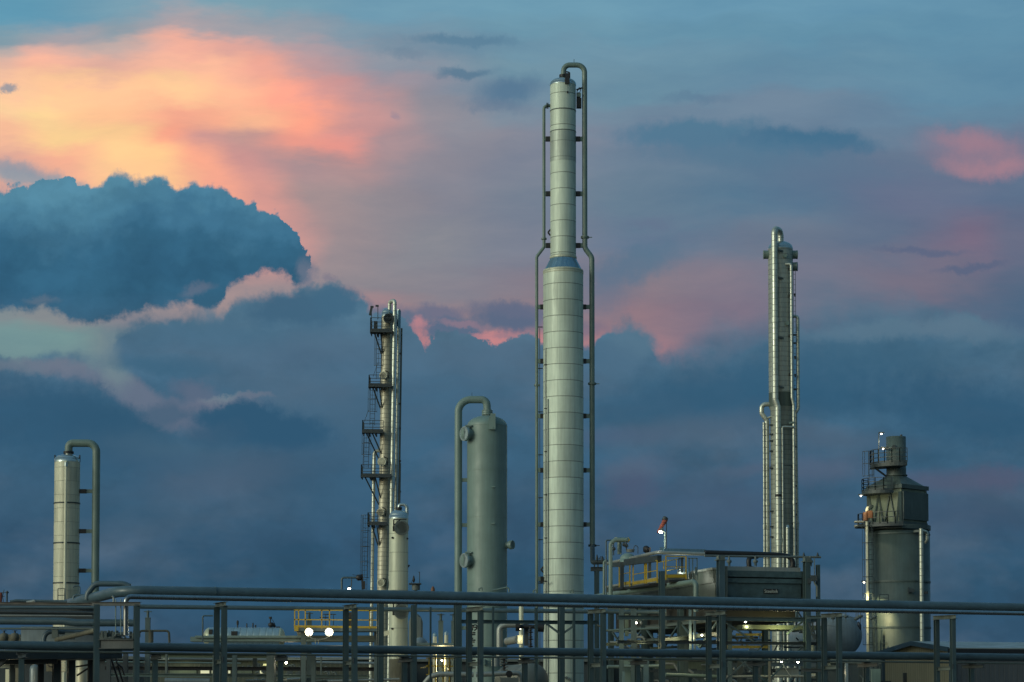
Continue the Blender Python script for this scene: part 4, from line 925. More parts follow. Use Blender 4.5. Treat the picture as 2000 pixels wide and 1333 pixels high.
# bents
names = ['leftmost complete frame of two posts, just right of the bent pipe corner', 'two-post frame crossing in front of the yellow platform', 'two-post frame in front of the fat drum', 'two-post frame between the tallest column and the cooler',
         'two-post frame under the left corner of the cooler', 'two-post frame in front of the round tank end', 'two-post frame standing before the beige gabled building']
for k, (pn, pf) in enumerate(((438, 423.5), (692.5, 675.5), (938.5, 916), (1178, 1153.5), (1411, 1384), (1638.5, 1609.5), (1860.5, 1829))):
    Yn = RY(pn) - .9; Yf = Yn + 1.67; a = P(pn, 1200, Yn); b = P(pf, 1200, Yf)
    zt = sh(pn).z - .17
    t = thing('pipe_rack_frame', (a.x, a.y, 0), 'grey steel ' + names[k], 'pipe rack', 'two-post frames of the front pipe rack')
    for q in (a, b):
        m = MB(); m.ibeam((q.x, q.y, 0), (q.x, q.y, zt - .24), .27, .27, .028); m.build('post', M_POST, t)
    e = (b - a).normalized()
    A, B = Vector((a.x, a.y, zt - .12)) - e * .35, Vector((b.x, b.y, zt - .12)) + e * .35
    m = MB(); m.ibeam(A, B, .26, .235, .024); m.build('cap_beam', M_BEAM, t)
    zr = P(1411, 1302, RY(1411)).z
    m = MB(); m.ibeam(Vector((a.x, a.y, zr)) + e * .13, Vector((b.x, b.y, zr)) - e * .13, .2, .22, .02); m.build('rung', M_BEAM, t)
    m = MB(); m.box((a.x - .05, a.y - .16, zr + .1), (.08, .08, .3)); m.build('clip', M_DARK, t)
# lower pipe line on T posts
lw = lambda px, dy=0, off=2.2: P(px, yl(px, 1260.6, 1284.6) + dy, RY(px) + off)
xs2 = [-150, 400, 900, 1400, 1800, 2150]
t = pipe_thing([lw(p) for p in xs2], .232, M_RACK, 'dark blue-grey pipe running the whole width below the rack, lower of the two big ones', n=20)
for q in [lw(p) for p in (595, 1000, 1236, 1480)]:
    m = MB(); m.cyl(q - RD * .03, q + RD * .03, .236, n=20); m.build('weld', M_RACK, t)
t = pipe_thing([lw(p, 11.6, 1.95) for p in xs2], .062, M_BEAM, 'thin dull pipe tucked right under the dark lower pipe', n=10)
tl = {42: 'farthest left T post, beside the lit canopy lamps', 303: 'T post between the first two rack frames', 548: 'T post just left of the two bright floodlights', 790: 'T post directly in front of the small pale column', 1025: 'T post standing between the drum and the tallest column', 1245: 'T post under the glowing tube lamp', 1475: 'T post left of the two low starry lamps', 1692: 'T post at the left corner of the beige building', 1897: 'farthest right T post, before the dark siding'}
for px in tl:
    q = lw(px, 9.5); t = thing('pipe_support', (q.x, q.y, 0), 'grey steel ' + tl[px], 'post', 'T posts under the lower pipe')
    m = MB(); m.ibeam((q.x, q.y, 0), (q.x, q.y, q.z - .42), .26, .26, .026); m.build('post', M_POST, t)
    m = MB(); m.ibeam(q - RN * 1.35 - Vector((0, 0, .3)) + RD * .0, q + RN * 1.0 - Vector((0, 0, .3)), .24, .22, .024); m.box(q - Vector((0, 0, .11)), (.5, .3, .16), RA); m.build('cap_beam', M_DARK, t)

# ---------------- second row of frames behind the rack
def frame_post(px, Y, ytop, w, label, mat=None, extra=None):
    q = P(px, ytop, Y); t = thing('steel_post', (q.x, Y, 0), label, 'post', 'heavy posts of the inner pipe rack')
    m = MB(); m.ibeam((q.x, Y, 0), (q.x, Y, q.z), w, w, w * .1); m.build('shaft', mat or M_POST, t)
    m = MB(); m.box((q.x, Y, .02), (w * 1.5, w * 1.5, .04)); m.build('base_plate', M_BEAM, t)
    if extra: extra(t, q)
    return t
def yb(t, q):
    zb = P(1096, 1214, q.y).z
    m = MB(); m.bar((q.x, q.y, P(0, 1240, q.y).z), (q.x - .95, q.y, P(0, 1217, q.y).z), .13); m.bar((q.x, q.y, P(0, 1240, q.y).z), (q.x + .72, q.y, P(0, 1224, q.y).z), .13); m.bar((q.x + .72, q.y, P(0, 1224, q.y).z), (q.x + .72, q.y, P(0, 1215, q.y).z), .13); m.build('knee_brace', M_POST, t)
frame_post(893.5, 137, 1180, .36, 'wide grey post left of the drum, from the top pipe down')
frame_post(1096, 139, 1183, .34, 'grey post with a Y-shaped brace in front of the tallest column', extra=yb)
frame_post(743, 136, 1180, .33, 'grey post with a pale left edge just left of the small pale column')
frame_post(808, 136, 1182, .28, 'grey post with a pale left edge just right of the small pale column')
frame_post(1121, 138.5, 1187, .13, 'thin grey post crossing the right half of the tallest column')
frame_post(1047, 138.5, 1187, .15, 'thin grey post just left of the tallest column foot')
frame_post(963, 137.5, 1186, .11, 'thin rod-like post in front of the drum')
frame_post(841, 137, 1186, .09, 'thinnest rod-like post between the small column and the drum')
m = MB(); m.ibeam(P(899, 1214.5, 137), P(1168, 1216.5, 140.5), .2, .22, .02); tag(m.build('steel_beam', M_POST), 'grey steel beam crossing in front of the drum and tallest column', 'beam')

# ---------------- far-left frame and pipe tangle
t = thing('pipe_rack_frame', P(267, 1200, 120.2) * 1, 'wide two-post frame at the left end under the bent top pipe corner', 'pipe rack'); t.location.z = 0
a, b = P(267, 1200, 120.0), P(189, 1200, 120.6)
for q in (a, b):
    m = MB(); m.ibeam((q.x, q.y, 0), (q.x, q.y, P(0, 1181, q.y).z), .28, .28, .03); m.build('post', M_POST, t)
m = MB(); m.ibeam(P(180, 1180, 120.8), P(274, 1180, 119.9), .26, .2, .02); m.build('cap_beam', M_DARK, t)
m = MB(); m.ibeam(P(194, 1258.5, 120.6), P(262, 1258.5, 120.1), .3, .48, .03); m.build('cross_beam', M_DARK, t)
m = MB(); m.ibeam(P(0, 1178.5, 124), P(182, 1180.5, 121.5), .25, .12, .02); tag(m.build('steel_beam', M_BLACK), 'thin black beam along the top of the far-left pipe tangle', 'beam')
def tp(pts, r, mat, label, bend=None, name='pipe', n=14, flanges=(), group=None):
    P3 = [P(*p) for p in pts]; t = thing(name, P3[0] * 1.0, label, 'pipe', group); t.location.z = min(p.z for p in P3)
    m = MB(); m.tube(P3, r, n, bend=bend); m.build('run', mat, t)
    for (f, ax) in flanges:
        m = MB(); flange(m, P(*f), r * 1.6, .1, ax); m.build('flange', M_DARK, t)
    return t
tp([(-60, 1213, 124), (124, 1214, 124), (150, 1217, 124), (262, 1217, 124)], .20, M_RACK, 'dark pipe at left edge below the black beam, thickest of the tangle', 1)
tp([(-60, 1228, 122.5), (186, 1228.5, 122.5)], .055, M_BEAM, 'thin dull strip pipe under the thickest pipe at left edge')
tp([(20, 1175.5, 128), (32, 1173.5, 128), (130, 1175.5, 128)], .085, M_RACK, 'small slate pipe lying on the black beam at left', .2)
tp([(52, 1178, 126), (68, 1174.5, 126)], .10, M_GALV, 'short pale pipe stub on top of the black beam')
tp([(-40, 1187, 125), (186, 1187, 125)], .09, M_RACK, 'slim pipe just under the black beam at left')
tp([(-40, 1195, 126), (186, 1198, 126)], .10, M_DARK, 'dark slim pipe second below the black beam at left')
tp([(-40, 1202, 125), (180, 1203.5, 125)], .035, M_GALV, 'thin pale conduit third below the black beam at left')
tp([(170, 1172, 127), (171, 1160, 127), (186, 1140.5, 127), (240, 1140.5, 127), (254, 1146, 127)], .165, M_RACK, 'arched pipe rising behind the bent corner of the top pipe', .5)
tp([(143, 1174, 130), (144, 1164, 130), (150, 1163, 130), (168, 1163, 130)], .06, M_RACK, 'small hooked pipe left of the arched pipe', .12)
tp([(86, 1262, 125), (86, 1244, 125), (94, 1234, 125), (186, 1237, 125)], .13, M_RACK, 'bent pipe rising from the lower pipe at far left', .45)
tp([(110, 1250, 124.5), (186, 1232, 122)], .13, M_BROWN, 'sloping brownish pipe behind the left rack post')
tp([(226, 1171, 120.5), (226, 1240, 120.5)], .03, M_RACKL, 'left thin drop line below the pipe corner')
tp([(236, 1171, 120.5), (236, 1240, 120.5)], .03, M_RACKL, 'right thin drop line below the pipe corner')
tp([(219, 1164, 121), (222, 1168, 121), (222, 1176, 121)], .055, M_GALV, 'short drain stub under the bend of the top pipe', .1)
tp([(272, 1245, 133), (272, 1232.5, 133), (330, 1232.5, 133), (331, 1256, 133)], .065, M_BROWN, 'inverted-U ochre pipe right of the leftmost rack post', .18)
tp([(295, 1232, 133), (295, 1256, 133)], .14, M_BROWN, 'stubby ochre standpipe under the inverted-U pipe')
tp([(396, 1254, 134), (396, 1203, 134), (416, 1203, 134)], .045, M_RACK, 'thin slate pipe hooking right, left of the jacketed tank', .1)
tp([(0, 1180, 127), (1, 1158, 127)], .10, M_RED, 'dull red standpipe at the left picture edge')
NV = tp([(13.5, 1178, 127), (13.5, 1157, 127)], .05, M_TRIM, 'navy vent pipe with a knob at left edge')
m = MB(); m.tube([P(7, 1178, 127), P(5, 1165, 127), P(8, 1152, 127)], .02, 6); m.bar(P(0, 1158, 127), P(12, 1158, 127), .03); m.bar(P(3, 1166, 127), P(9, 1165, 127), .03); tag(m.build('instrument_stand', M_DARK), 'spindly instrument stand between the red and navy pipes at left', 'instrument')
m = MB(); m.lathe(P(14, 1158.5, 127), [(.02, .12), (.08, .06), (.09, 0), (.02, -.05)], 10); m.build('vent_cap', M_DARK, NV)
for i, (px, w) in enumerate(((8, 12), (29, 11))):
    t = thing('lagged_valve', P(px, 1248, 128) * 1, ['bulky pale lagged valve at the left picture edge', 'second bulky lagged valve, right beside the one at the edge'][i], 'valve')
    m = MB(); m.lathe(P(px, 1246, 128), [(.05, -.25), (.2, -.22), (.26, 0), (.2, .22), (.1, .26)], 12); m.build('body', M_BROWN, t)
    m = MB(); m.cyl(P(px, 1239, 128), P(px, 1233, 128), .05, n=8); m.cyl(P(px, 1233, 128), P(px, 1232, 128), .14, n=12); m.build('handwheel', M_DARK, t)
m = MB(); m.box(P(108, 1236, 124.5), (.32, .3, .6)); tag(m.build('pipe_shoe', M_BEAM), 'tall grey saddle block under the thickest left pipe', 'support')
m = MB(); m.box(P(137, 1243, 124.5), (.5, .3, .35)); tag(m.build('pipe_shoe', M_BEAM), 'squat grey saddle block lower right of the tall one', 'support')
m = MB(); m.box(P(229, 1248.5, 122.3), (1.9, 1.2, .06)); m.bar(P(196, 1241, 122.3), P(262, 1241, 122.3), .05)
for i in range(26):
    px = 194 + random.random() * 70; py = 1240 + random.random() * 7; m.box(P(px, py, 121.9 + random.random() * .8), (.05 + random.random() * .14, .08, .45), random.random())
m.bar(P(194, 1249, 121.4), P(224, 1244, 121.4), .08); m.tube([P(222, 1247, 121.5), P(228, 1238, 121.5), P(240, 1240, 121.5), P(246, 1247, 121.5)], .05, 8, bend=.1)
tag(m.build('valve_manifold', M_MAN), 'cluster of small valves and fittings between the two left rack posts', 'valves')

# ---------------- jacketed horizontal tank and yellow platform
def htank():
    Y = 150; L = Lift(Y, 1235); s = L.s
    t = thing('horizontal_tank', (L.x(470), Y, 0), 'horizontal tank in pale blue ribbed jacket with small valves on top, left of the floodlights', 'tank')
    r = 20 * s; zc = L.z(1246); x0, x1 = L.x(410), L.x(547)
    m = MB(); m.lathe((x0, Y, zc), [(r, 0), (r, x1 - x0)], 48, (1, 0, 0)); m.build('shell', M_VESJ, t)
    m = MB(); m.lathe((x0, Y, zc), [(a, b) for a, b in dome(r, 13 * s)], 40, (-1, 0, 0)); q = m.build('head', M_VHEAD, t)
    m = MB(); m.lathe((x1, Y, zc), [(a, b) for a, b in dome(r, 10 * s)], 40, (1, 0, 0)); m.build('head', M_VHEAD, t)
    for px in (425, 530):
        m = MB(); m.box((L.x(px), Y, zc / 2 - .4), (.5, 1.2, zc - .8)); m.build('saddle', M_BEAM, t)
    m = MB(); m.box((L.x(460), Y - r * .88, L.z(1238)), (12 * s, .25, 8 * s)); m.build('hatch', M_BLACK, t)
    m = MB(); m.box((L.x(414), Y - r * .9, L.z(1235)), (7 * s, .25, 9 * s)); m.build('nozzle_box', M_BLACK, t)
    for px, h, w in ((464, 14, 4), (482, 8, 2), (494, 9, 2.4), (499, 5, 3)):
        m = MB(); m.cyl((L.x(px), Y, zc + r - .1), (L.x(px), Y, L.z(1226) + h * s), .04, n=8); m.cyl((L.x(px), Y, L.z(1226) + h * s * .35), (L.x(px), Y, L.z(1226) + h * s * .9), w * s * .55, n=10); m.build('valve', M_BLACK, t)
    m = MB(); m.cyl((L.x(528), Y, zc + r - .1), (L.x(528), Y, L.z(1207)), .035, n=8); m.lathe((L.x(530), Y, L.z(1221)), [(.05, -.15), (.2, -.1), (.22, .08), (.08, .16)], 10); m.lathe((L.x(536), Y, L.z(1223)), [(.03, -.12), (.1, 0), (.03, .12)], 8)
    m.cyl((L.x(528), Y, L.z(1209)), (L.x(528), Y, L.z(1205)), .1, n=8); m.bar((L.x(529), Y, L.z(1207)), (L.x(537), Y, L.z(1219)), .03); m.box((L.x(543), Y, L.z(1225.5)), (.25, .2, .08)); m.build('relief_valve', M_BLACK, t)
htank()
m = MB(); m.box((P(560, 1250, 146).x, 146, P(560, 1249.5, 146).z), (P(742, 1250, 146).x - P(372, 1250, 146).x, 1.6, .30)); m.box((P(560, 1250, 146).x, 145.4, P(560, 1245, 146).z), (P(735, 1250, 146).x - P(385, 1250, 146).x, .8, .14)); tag(m.build('cable_duct', M_RACKL), 'long pale flat duct just above the lower pipe, left of the small column', 'duct')
def yplat():
    Y = 144; L = Lift(Y, 1215); t = thing('access_platform', (L.x(578), Y, 0), 'yellow railed platform above the two floodlights, left of the small column', 'platform'); s = L.s
    m = MB(); m.box((L.x(660), Y, L.z(1231)), (L.x(742) - L.x(582), 2.0, 7 * s)); m.build('deck', M_RACK, t)
    m = MB()
    for py, h in ((1193.5, 3), (1212, 2.6)): m.bar((L.x(577), Y - 1, L.z(py)), (L.x(742), Y - 1, L.z(py + 1)), .07)
    m.bar((L.x(577), Y - 1, L.z(1225)), (L.x(742), Y - 1, L.z(1227)), .05, 4.2 * s)
    for px in (578.5, 586, 599, 631, 646, 724, 740): m.bar((L.x(px), Y - 1, L.z(1230)), (L.x(px), Y - 1, L.z(1193)), .07)
    m.build('railing', M_YEL, t)
    m = MB(); m.box((L.x(582), Y - 1.05, L.z(1230)), (8 * s, .12, 9 * s)); m.build('toe_box', M_YEL, t)
    for px in (592, 735):
        m = MB(); m.box((L.x(px), Y + .4, L.z(1234) / 2), (.3, .3, L.z(1234))); m.build('leg', M_POST, t)
    for px, py, h in ((637, 1200, 24), (652, 1200, 24), (644, 1200, 8)):
        m = MB(); m.bar((L.x(px), Y - .3, L.z(py)), (L.x(px), Y - .3, L.z(py + h)), .035); m.bar((L.x(px - 5), Y - .3, L.z(py + .6)), (L.x(px + 5), Y - .3, L.z(py + 1)), .05); m.build('valve_stem', M_BLACK, t)
    m = MB(); m.bar((L.x(625), Y - .3, L.z(1206.5)), (L.x(646), Y - .3, L.z(1207.5)), .05); m.build('lever', M_BLACK, t)
    m = MB(); m.box((L.x(684), Y - .4, L.z(1211)), (.2, .2, .9)); m.build('gauge_box', M_BLACK, t)
yplat()
m = MB(); c = P(592, 1238, 147); m.lathe((c.x, 147, c.z), [(.05, -.32), (.33, -.2), (.42, .1), (.42, .25)], 16); tag(m.build('hopper', M_BROWN), 'round grey hopper bottom behind the left floodlight', 'hopper')
# twin floodlights on a U bracket
def flood():
    Y = 141; L = Lift(Y, 1235); t = thing('twin_floodlight', (L.x(620), Y, L.z(1258)), 'pair of glaring floodlights on a U bracket below the yellow platform', 'floodlight')
    m = MB(); m.tube([(L.x(604), Y, L.z(1240)), (L.x(606), Y, L.z(1246)), (L.x(612), Y, L.z(1249)), (L.x(632), Y, L.z(1249)), (L.x(640), Y, L.z(1246)), (L.x(642), Y, L.z(1240))], .04, 8, bend=.2)
    for px in (616, 622): m.bar((L.x(px), Y, L.z(1248)), (L.x(px), Y, L.z(1258)), .05)
    m.build('bracket', M_DARK, t)
    for px in (603.5, 643):
        m = MB(); m.lathe((L.x(px), Y, L.z(1235)), [(.02, -.3), (.13, -.25), (.2, 0), (.215, 0)], 20, (0, -1, -.1)); h = m.build('housing', M_DARK, t)
        m = MB(); m.lathe((L.x(px), Y, L.z(1235)), [(.14, .01), (.11, .06), (.06, .09), (.001, .1)], 20, (0, -1, -.1)); m.build('lens', M_LAMP, h)
        m = MB(); m.lathe((L.x(px), Y - .01, L.z(1235)), [(.13, -.02), (.19, .02)], 20, (0, -1, -.1)); m.build('reflector_glow', M_RIM, h)  # self-glowing inner and outer rings, glare falloff around the lens
        m = MB(); m.lathe((L.x(px), Y - .01, L.z(1235)), [(.19, .02), (.25, .05)], 20, (0, -1, -.1)); m.build('reflector_edge_glow', M_RIM2, h)
        lamp_light((L.x(px), Y - 1.5, L.z(1240)), 90, (1, .85, .5), .2, t)
flood()
def mini_lamp(px, py, Y, label, rr=.15, e=30, name='lamp', parts=True, axis=(0, -.6, -1), group=None, sup=None):
    rr *= .62; e *= .6
    q = P(px, py, Y); t = thing(name, q, label, 'lamp', group)
    ax = Vector(axis).normalized()
    m = MB(); m.lathe(q - ax * .12, [(.02, -.06), (rr * .8, 0), (rr, .1)], 14, ax); h = m.build('housing', M_DARK, t)
    m = MB(); m.lathe(q, [(rr * .95, 0), (rr * .6, .04), (.001, .055)], 14, ax); m.build('lens', M_LAMP, h)
    if sup:
        m = MB(); m.tube([q - ax * .1] + [P(*p) for p in sup], .03, 6); m.build('arm', M_DARK, t)
    if e: lamp_light(q + ax * .8, e * 1.3, parent=t, size=.12)
    return t
mini_lamp(682, 1150.5, 131, 'lit lamp peeping over the top pipe below the hooked pipe', .15, 60, sup=[(686, 1146, 131), (687, 1131, 131)])
mini_lamp(62, 1286.5, 133, 'lit lamp under the dark canopy, right one of the two at far left', .17, 70)
mini_lamp(3, 1298.5, 130, 'lit lamp at the left picture edge under the canopy', .17, 70)
mini_lamp(1526, 1292.5, 146, 'left one of two starry lamps low under the cooler', .11, 60, axis=(0, -1, -.3), sup=[(1545, 1325, 146)])
mini_lamp(1558.5, 1293.5, 146, 'right one of two starry lamps low under the cooler', .11, 60, axis=(0, -1, -.3))
mini_lamp(559, 1295, 152, 'tilted white lamp right of the T post below the floodlights', .13, 20, axis=(.5, -1, -.3))
mini_lamp(1015, 1229, 150, 'small warm lamp beside the valve assembly left of the tallest column', .10, 12, axis=(0, -.8, -1))
mini_lamp(806, 1259, 150, 'small white lamp at the foot of the post right of the small column', .07, 8, axis=(0, -1, 0))
mini_lamp(1045, 1255, 150, 'tiny white lamp low beside the thin post left of the tallest column', .06, 5, axis=(0, -1, 0))
mini_lamp(1354, 1208, 158, 'tiny white lamp under the cooler near its left support', .08, 30, axis=(0, -1, -.3))
# hooked pipe + small items on the skyline left of the small column
tp([(667.5, 1152, 150), (667.5, 1128.5, 150), (703, 1128.5, 150)], .07, M_RACK, 'hooked pipe rising over the top pipe, left of the slim column', .15)
m = MB(); q = P(702, 1128.5, 150); m.lathe(q, [(.05, -.25), (.2, -.12), (.2, .1), (.08, .2)], 12, (1, 0, 0)); m.bar(P(688, 1123, 150), P(702, 1125, 150), .03); m.bar(P(707, 1122, 150), P(708.5, 1152, 150), .13); m.box(P(710, 1143, 150), (.22, .2, .5)); tag(m.build('valve', M_BLACK), 'black lever valve at the end of the hooked pipe', 'valve')
t = thing('instrument_platform', P(812, 1150, 162) * 1, 'small dark platform with a thin mast just right of the small pale column', 'platform'); t.location.z = 0
m = MB(); m.box(P(811, 1141, 162), (.85, .8, .08)); m.build('deck', M_DARK, t)
m = MB(); m.cyl(P(812, 1153, 162), P(812, 1143, 162), .28, n=14); m.cyl((P(812, 1153, 162).x, 162, 0), P(812, 1150, 162), .1, n=8); m.build('base_drum', M_MAN, t)
m = MB(); m.bar(P(819.5, 1152, 162), P(819.5, 1117, 162), .05); m.bar(P(819, 1119, 162), P(817, 1117, 162), .03); m.build('mast', M_DARK, t)
m = MB(); m.lathe(P(808, 1133, 162), [(.02, -.2), (.08, -.1), (.1, 0), (.03, .3)], 8); m.bar(P(803, 1140, 162), P(808, 1128, 162), .03); m.build('sensor', M_BLACK, t)
m = MB(); m.lathe(P(845.5, 1153, 165), [(.14, -.2), (.14, .1), (.06, .25), (.01, .28)], 10); tag(m.build('beacon', M_ORNG), 'tiny orange beacon peeping over the top pipe left of the drum', 'beacon')
tp([(962, 1154, 132), (990, 1147.5, 132), (994, 1150, 132), (994, 1157, 132)], .045, M_PIPEG, 'pale bent pipe stub lying on the top pipe right of the drum', .08)
for i, (px, yy) in enumerate(((940, 1149), (1046, 1153), (1118, 1153))):
    m = MB(); m.tube([P(px + 1.5, yy + 6, 130), P(px + 1.5, yy - 1, 130), P(px - 2, yy, 130), P(px - 5, yy + 3, 130)], .04, 6, bend=.06); m.box(P(px - 4, yy + 3, 130), (.1, .1, .14))
    tag(m.build('vent_stub', M_PIPEG), 'small hooked vent stub on the top pipe ' + ('before the drum', 'left of the tallest column', 'before the tallest column')[i], 'vent')

# ================================================================== air cooler module right of the tallest column
HA = R(16); HD = Vector((math.cos(HA), math.sin(HA), 0)); HN = Vector((-math.sin(HA), math.cos(HA), 0))
def cooler():
    Y0 = 150; K = P(1404, 1200, Y0); K = Vector((K.x, K.y, 0))
    z = lambda py: P(0, py, Y0).z
    Wd = (P(1590, 1200, Y0 + 1.7).x - K.x) / math.cos(HA); Ln = 23.0
    t = thing('air_cooler', K, 'big dark sheet-metal air cooler on steel legs with a black nameplate, right of centre', 'air cooler')
    X = lambda u, v, zz: K + HD * u + HN * v + Vector((0, 0, zz))
    def pan(u0, u1, v0, v1, z0, z1, name, mat, par=None):
        m = MB(); m.box(X((u0 + u1) / 2, (v0 + v1) / 2, (z0 + z1) / 2), (u1 - u0, v1 - v0, z1 - z0), HA); return m.build(name, mat, par or t)
    ua, ub = .62, Wd - .8
    pan(0.0, Wd - .3, .6, Ln, z(1167), z(1112), 'plenum', M_COOLS)
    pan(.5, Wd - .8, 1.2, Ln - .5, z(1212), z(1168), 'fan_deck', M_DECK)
    pan(ua, ub, .25, .58, z(1166), z(1138), 'front_panel', M_COOL)
    pan(ua, ub, .12, .58, z(1137.4), z(1128.6), 'middle_rail', M_COOL)
    pan(ua, ub, .40, .58, z(1128.6), z(1126.4), 'slot', M_BLACK)
    pan(ua, ub, .05, .58, z(1126), z(1114), 'upper_rail', M_COOL)
    pan(ua - .1, ub, .3, 1.6, z(1113.6), z(1105.5), 'header', M_GALV)
    pan(ua, ub, .0, .62, z(1168.6), z(1167.2), 'lower_lip', M_BLACK)
    pan(-.06, .0, .8, Ln, z(1137), z(1110.5) , 'side_rail', M_COOLS)
    pan(-.18, .3, .7, Ln, z(1111.5) - .0, z(1107.5), 'eave_strip', M_GALV)
    # front corner posts
    for u, w, top in ((.08, .42, 1085), (Wd - .55, .38, 1088), (Wd + .25, .22, 1100)):
        m = MB(); q = X(u, -.15, 0); m.ibeam(q, q + Vector((0, 0, z(top))), w, w, .04); p_ = m.build('leg', M_RACK if u < 1 else M_POST, t)
        if top < 1095:
            m = MB(); m.box(q + Vector((0, 0, z(1090))), (w * 1.05, w * 1.05, 8 * Y0 / F_PX), HA); m.box(q + Vector((0, 0, z(1094.5))), (w * 1.6, w * 1.2, .05), HA); m.build('cap', M_BEAM, p_)
    m = MB(); q = X(.5, -.1, 0); m.bar(q + Vector((0, 0, z(1167))), q + Vector((0, 0, z(1106))), .14); m.build('corner_angle', M_BEAM, t)
    for u, v in ((0.1, 7.5), (0.1, 15), (0.1, 22.5), (Wd - .4, 7.5), (Wd - .4, 15), (Wd - .4, 22.5), (3.2, 22.5)):
        m = MB(); q = X(u, v, 0); m.ibeam(q, q + Vector((0, 0, z(1165))), .34, .34, .035); m.build('leg', M_POST, t)
    # beams and diagonal bracing of the substructure
    for py, w in ((1209, .26), (1256, .2)):
        m = MB(); m.ibeam(X(-7.0, -.1, z(py)), X(Wd + .2, -.1, z(py)), .2, w, .02); m.build('girt', M_POST if py < 1240 else M_DARK, t)
    for v0, v1 in ((0, 7.5), (7.5, 15), (15, 22.5)):
        for py in (1209, 1238):
            m = MB(); m.ibeam(X(.1, v0 + .3, z(py)), X(.1, v1 - .3, z(py)), .2, .24, .02); m.build('side_girt', M_BEAM, t)
        m = MB(); m.bar(X(.1, v0 + .4, z(1212)), X(.1, (v0 + v1) / 2, z(1262)), .12); m.bar(X(.1, v1 - .4, z(1212)), X(.1, (v0 + v1) / 2, z(1262)), .12); m.build('side_brace', M_POST, t)
    for u0, u1, p0, p1 in ((.3, 2.6, 1212, 1256), (Wd - .8, Wd - 1.9, 1213, 1237), (.3, 3.2, 1262, 1330), (Wd - .8, 3.4, 1262, 1330), (3.2, .2, 1258, 1335)):
        m = MB(); m.bar(X(u0, .05, z(p0)), X(u1, .05, z(p1)), .1); m.build('brace', M_POST, t)
    # nameplate
    pc = P(1508.5, 1153, Y0 + 1.0); u = (pc - K).dot(HD); sw = 30 * Y0 / F_PX
    m = MB(); m.box(X(u, .22, z(1153.2)), (sw, .05, 9.2 * Y0 / F_PX), HA); sg = m.build('nameplate', M_BLACK, t)
    cu = bpy.data.curves.new('lettering', 'FONT'); cu.body = 'Steeltek'; cu.size = 9.6 * Y0 / F_PX; cu.align_x = 'CENTER'; cu.align_y = 'CENTER'; cu.extrude = .01
    ob = bpy.data.objects.new('lettering', cu); COL.objects.link(ob); dg = bpy.context.evaluated_depsgraph_get()
    me = bpy.data.meshes.new_from_object(ob.evaluated_get(dg)); bpy.data.objects.remove(ob)
    lo = bpy.data.objects.new('lettering', me); COL.objects.link(lo); me.materials.append(M_WHITE); lo.parent = sg
    lo.location = X(u, .165, z(1153.6)) - K; lo.rotation_euler = (R(90), 0, HA); lo.scale = (.92, 1, 1)
    # drip tray lit from the yard below
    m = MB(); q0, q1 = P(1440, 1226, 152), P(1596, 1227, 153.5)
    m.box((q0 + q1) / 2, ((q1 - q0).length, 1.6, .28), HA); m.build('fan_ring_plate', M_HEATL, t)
    return t, X, z, Wd
ct, CX, cz, CW = cooler()
lamp_light(P(1530, 1240, 151), 130, (1, .9, .35), .3, ct); lamp_light(P(1350, 1245, 153), 130, (1, .85, .45), .3, ct)
lamp_light(P(1330, 1128, 153), 60, (.95, 1, .8), .3, ct)
# pipes on the cooler roof
pipe_thing([P(1186, 1101, 171), P(1283, 1079.5, 152), P(1376, 1082.5, 152.6)], .12, M_GALV, 'silver handrail-like pipe rising along the cooler edge then turning right', bend=.4)
pipe_thing([P(1376, 1085.8, 151.2), P(1480, 1087.4, 152.4), P(1603, 1088.6, 153.4)], .075, M_MAN, 'slim grey pipe above the cooler front, ending at its right post')
m = MB(); a, b = P(1294, 1075.3, 153.2), P(1374, 1077.2, 153.8); m.bar(a, b, .9, .2); m.box(P(1292, 1073.5, 153.2), (.22, .3, .28)); tag(m.build('cable_tray', M_CONE), 'blue-grey cable tray on the cooler roof beside the lit lamp pole', 'tray')
t = pipe_thing([P(1376, 1079.5, 153), P(1520, 1084, 154), P(1541, 1087, 154.2), P(1549, 1096, 154.2), P(1548, 1109, 154.2)], .165, M_BLACK, 'thick black pipe over the cooler front, dropping down at its right end', bend=.55)
m = MB(); m.cyl(P(1548, 1109, 154.2), P(1548, 1107, 154.2), .3, n=16); m.cyl(P(1548, 1112, 154.2), P(1548, 1110.5, 154.2), .36, n=16); m.build('flange', M_BLACK, t)
t = pipe_thing([P(1480, 1087, 153.8), P(1465, 1087.5, 153.6), P(1462, 1095, 153.4), P(1463.5, 1109, 153.4)], .165, M_BLACK, 'shorter black drop pipe left of the thick one on the cooler front', bend=.4)
m = MB(); m.cyl(P(1463.5, 1109, 153.4), P(1463.5, 1107, 153.4), .3, n=16); m.box(P(1461, 1112, 153.2), (.6, .3, .2)); m.build('flange', M_BLACK, t)
for i, (px, y0) in enumerate(((1424, 1086), (1475.5, 1088), (1583, 1090))):
    t = thing('relief_valve', P(px, 1104, 151.6) * 1, 'small relief valve on the cooler front, ' + ('beside its left corner post', 'between the two black drop pipes', 'outside the right corner post')[i], 'valve', 'relief valves above the cooler front')
    m = MB(); m.lathe(P(px, 1097, 151.6), [(.06, -.28), (.1, -.1), (.17, -.05), (.17, .05), (.08, .12), (.05, .34)], 12); m.build('body', M_MAN, t)
    m = MB(); m.bar(P(px - 1.5, 1107, 151.6), P(px - 1.5, 1099, 151.6), .04); m.bar(P(px + 2, 1107, 151.6), P(px + 2, 1099, 151.6), .04); m.bar(P(px, 1094, 151.6), P(px, y0, 151.6), .05); m.build('stem', M_BEAM, t)
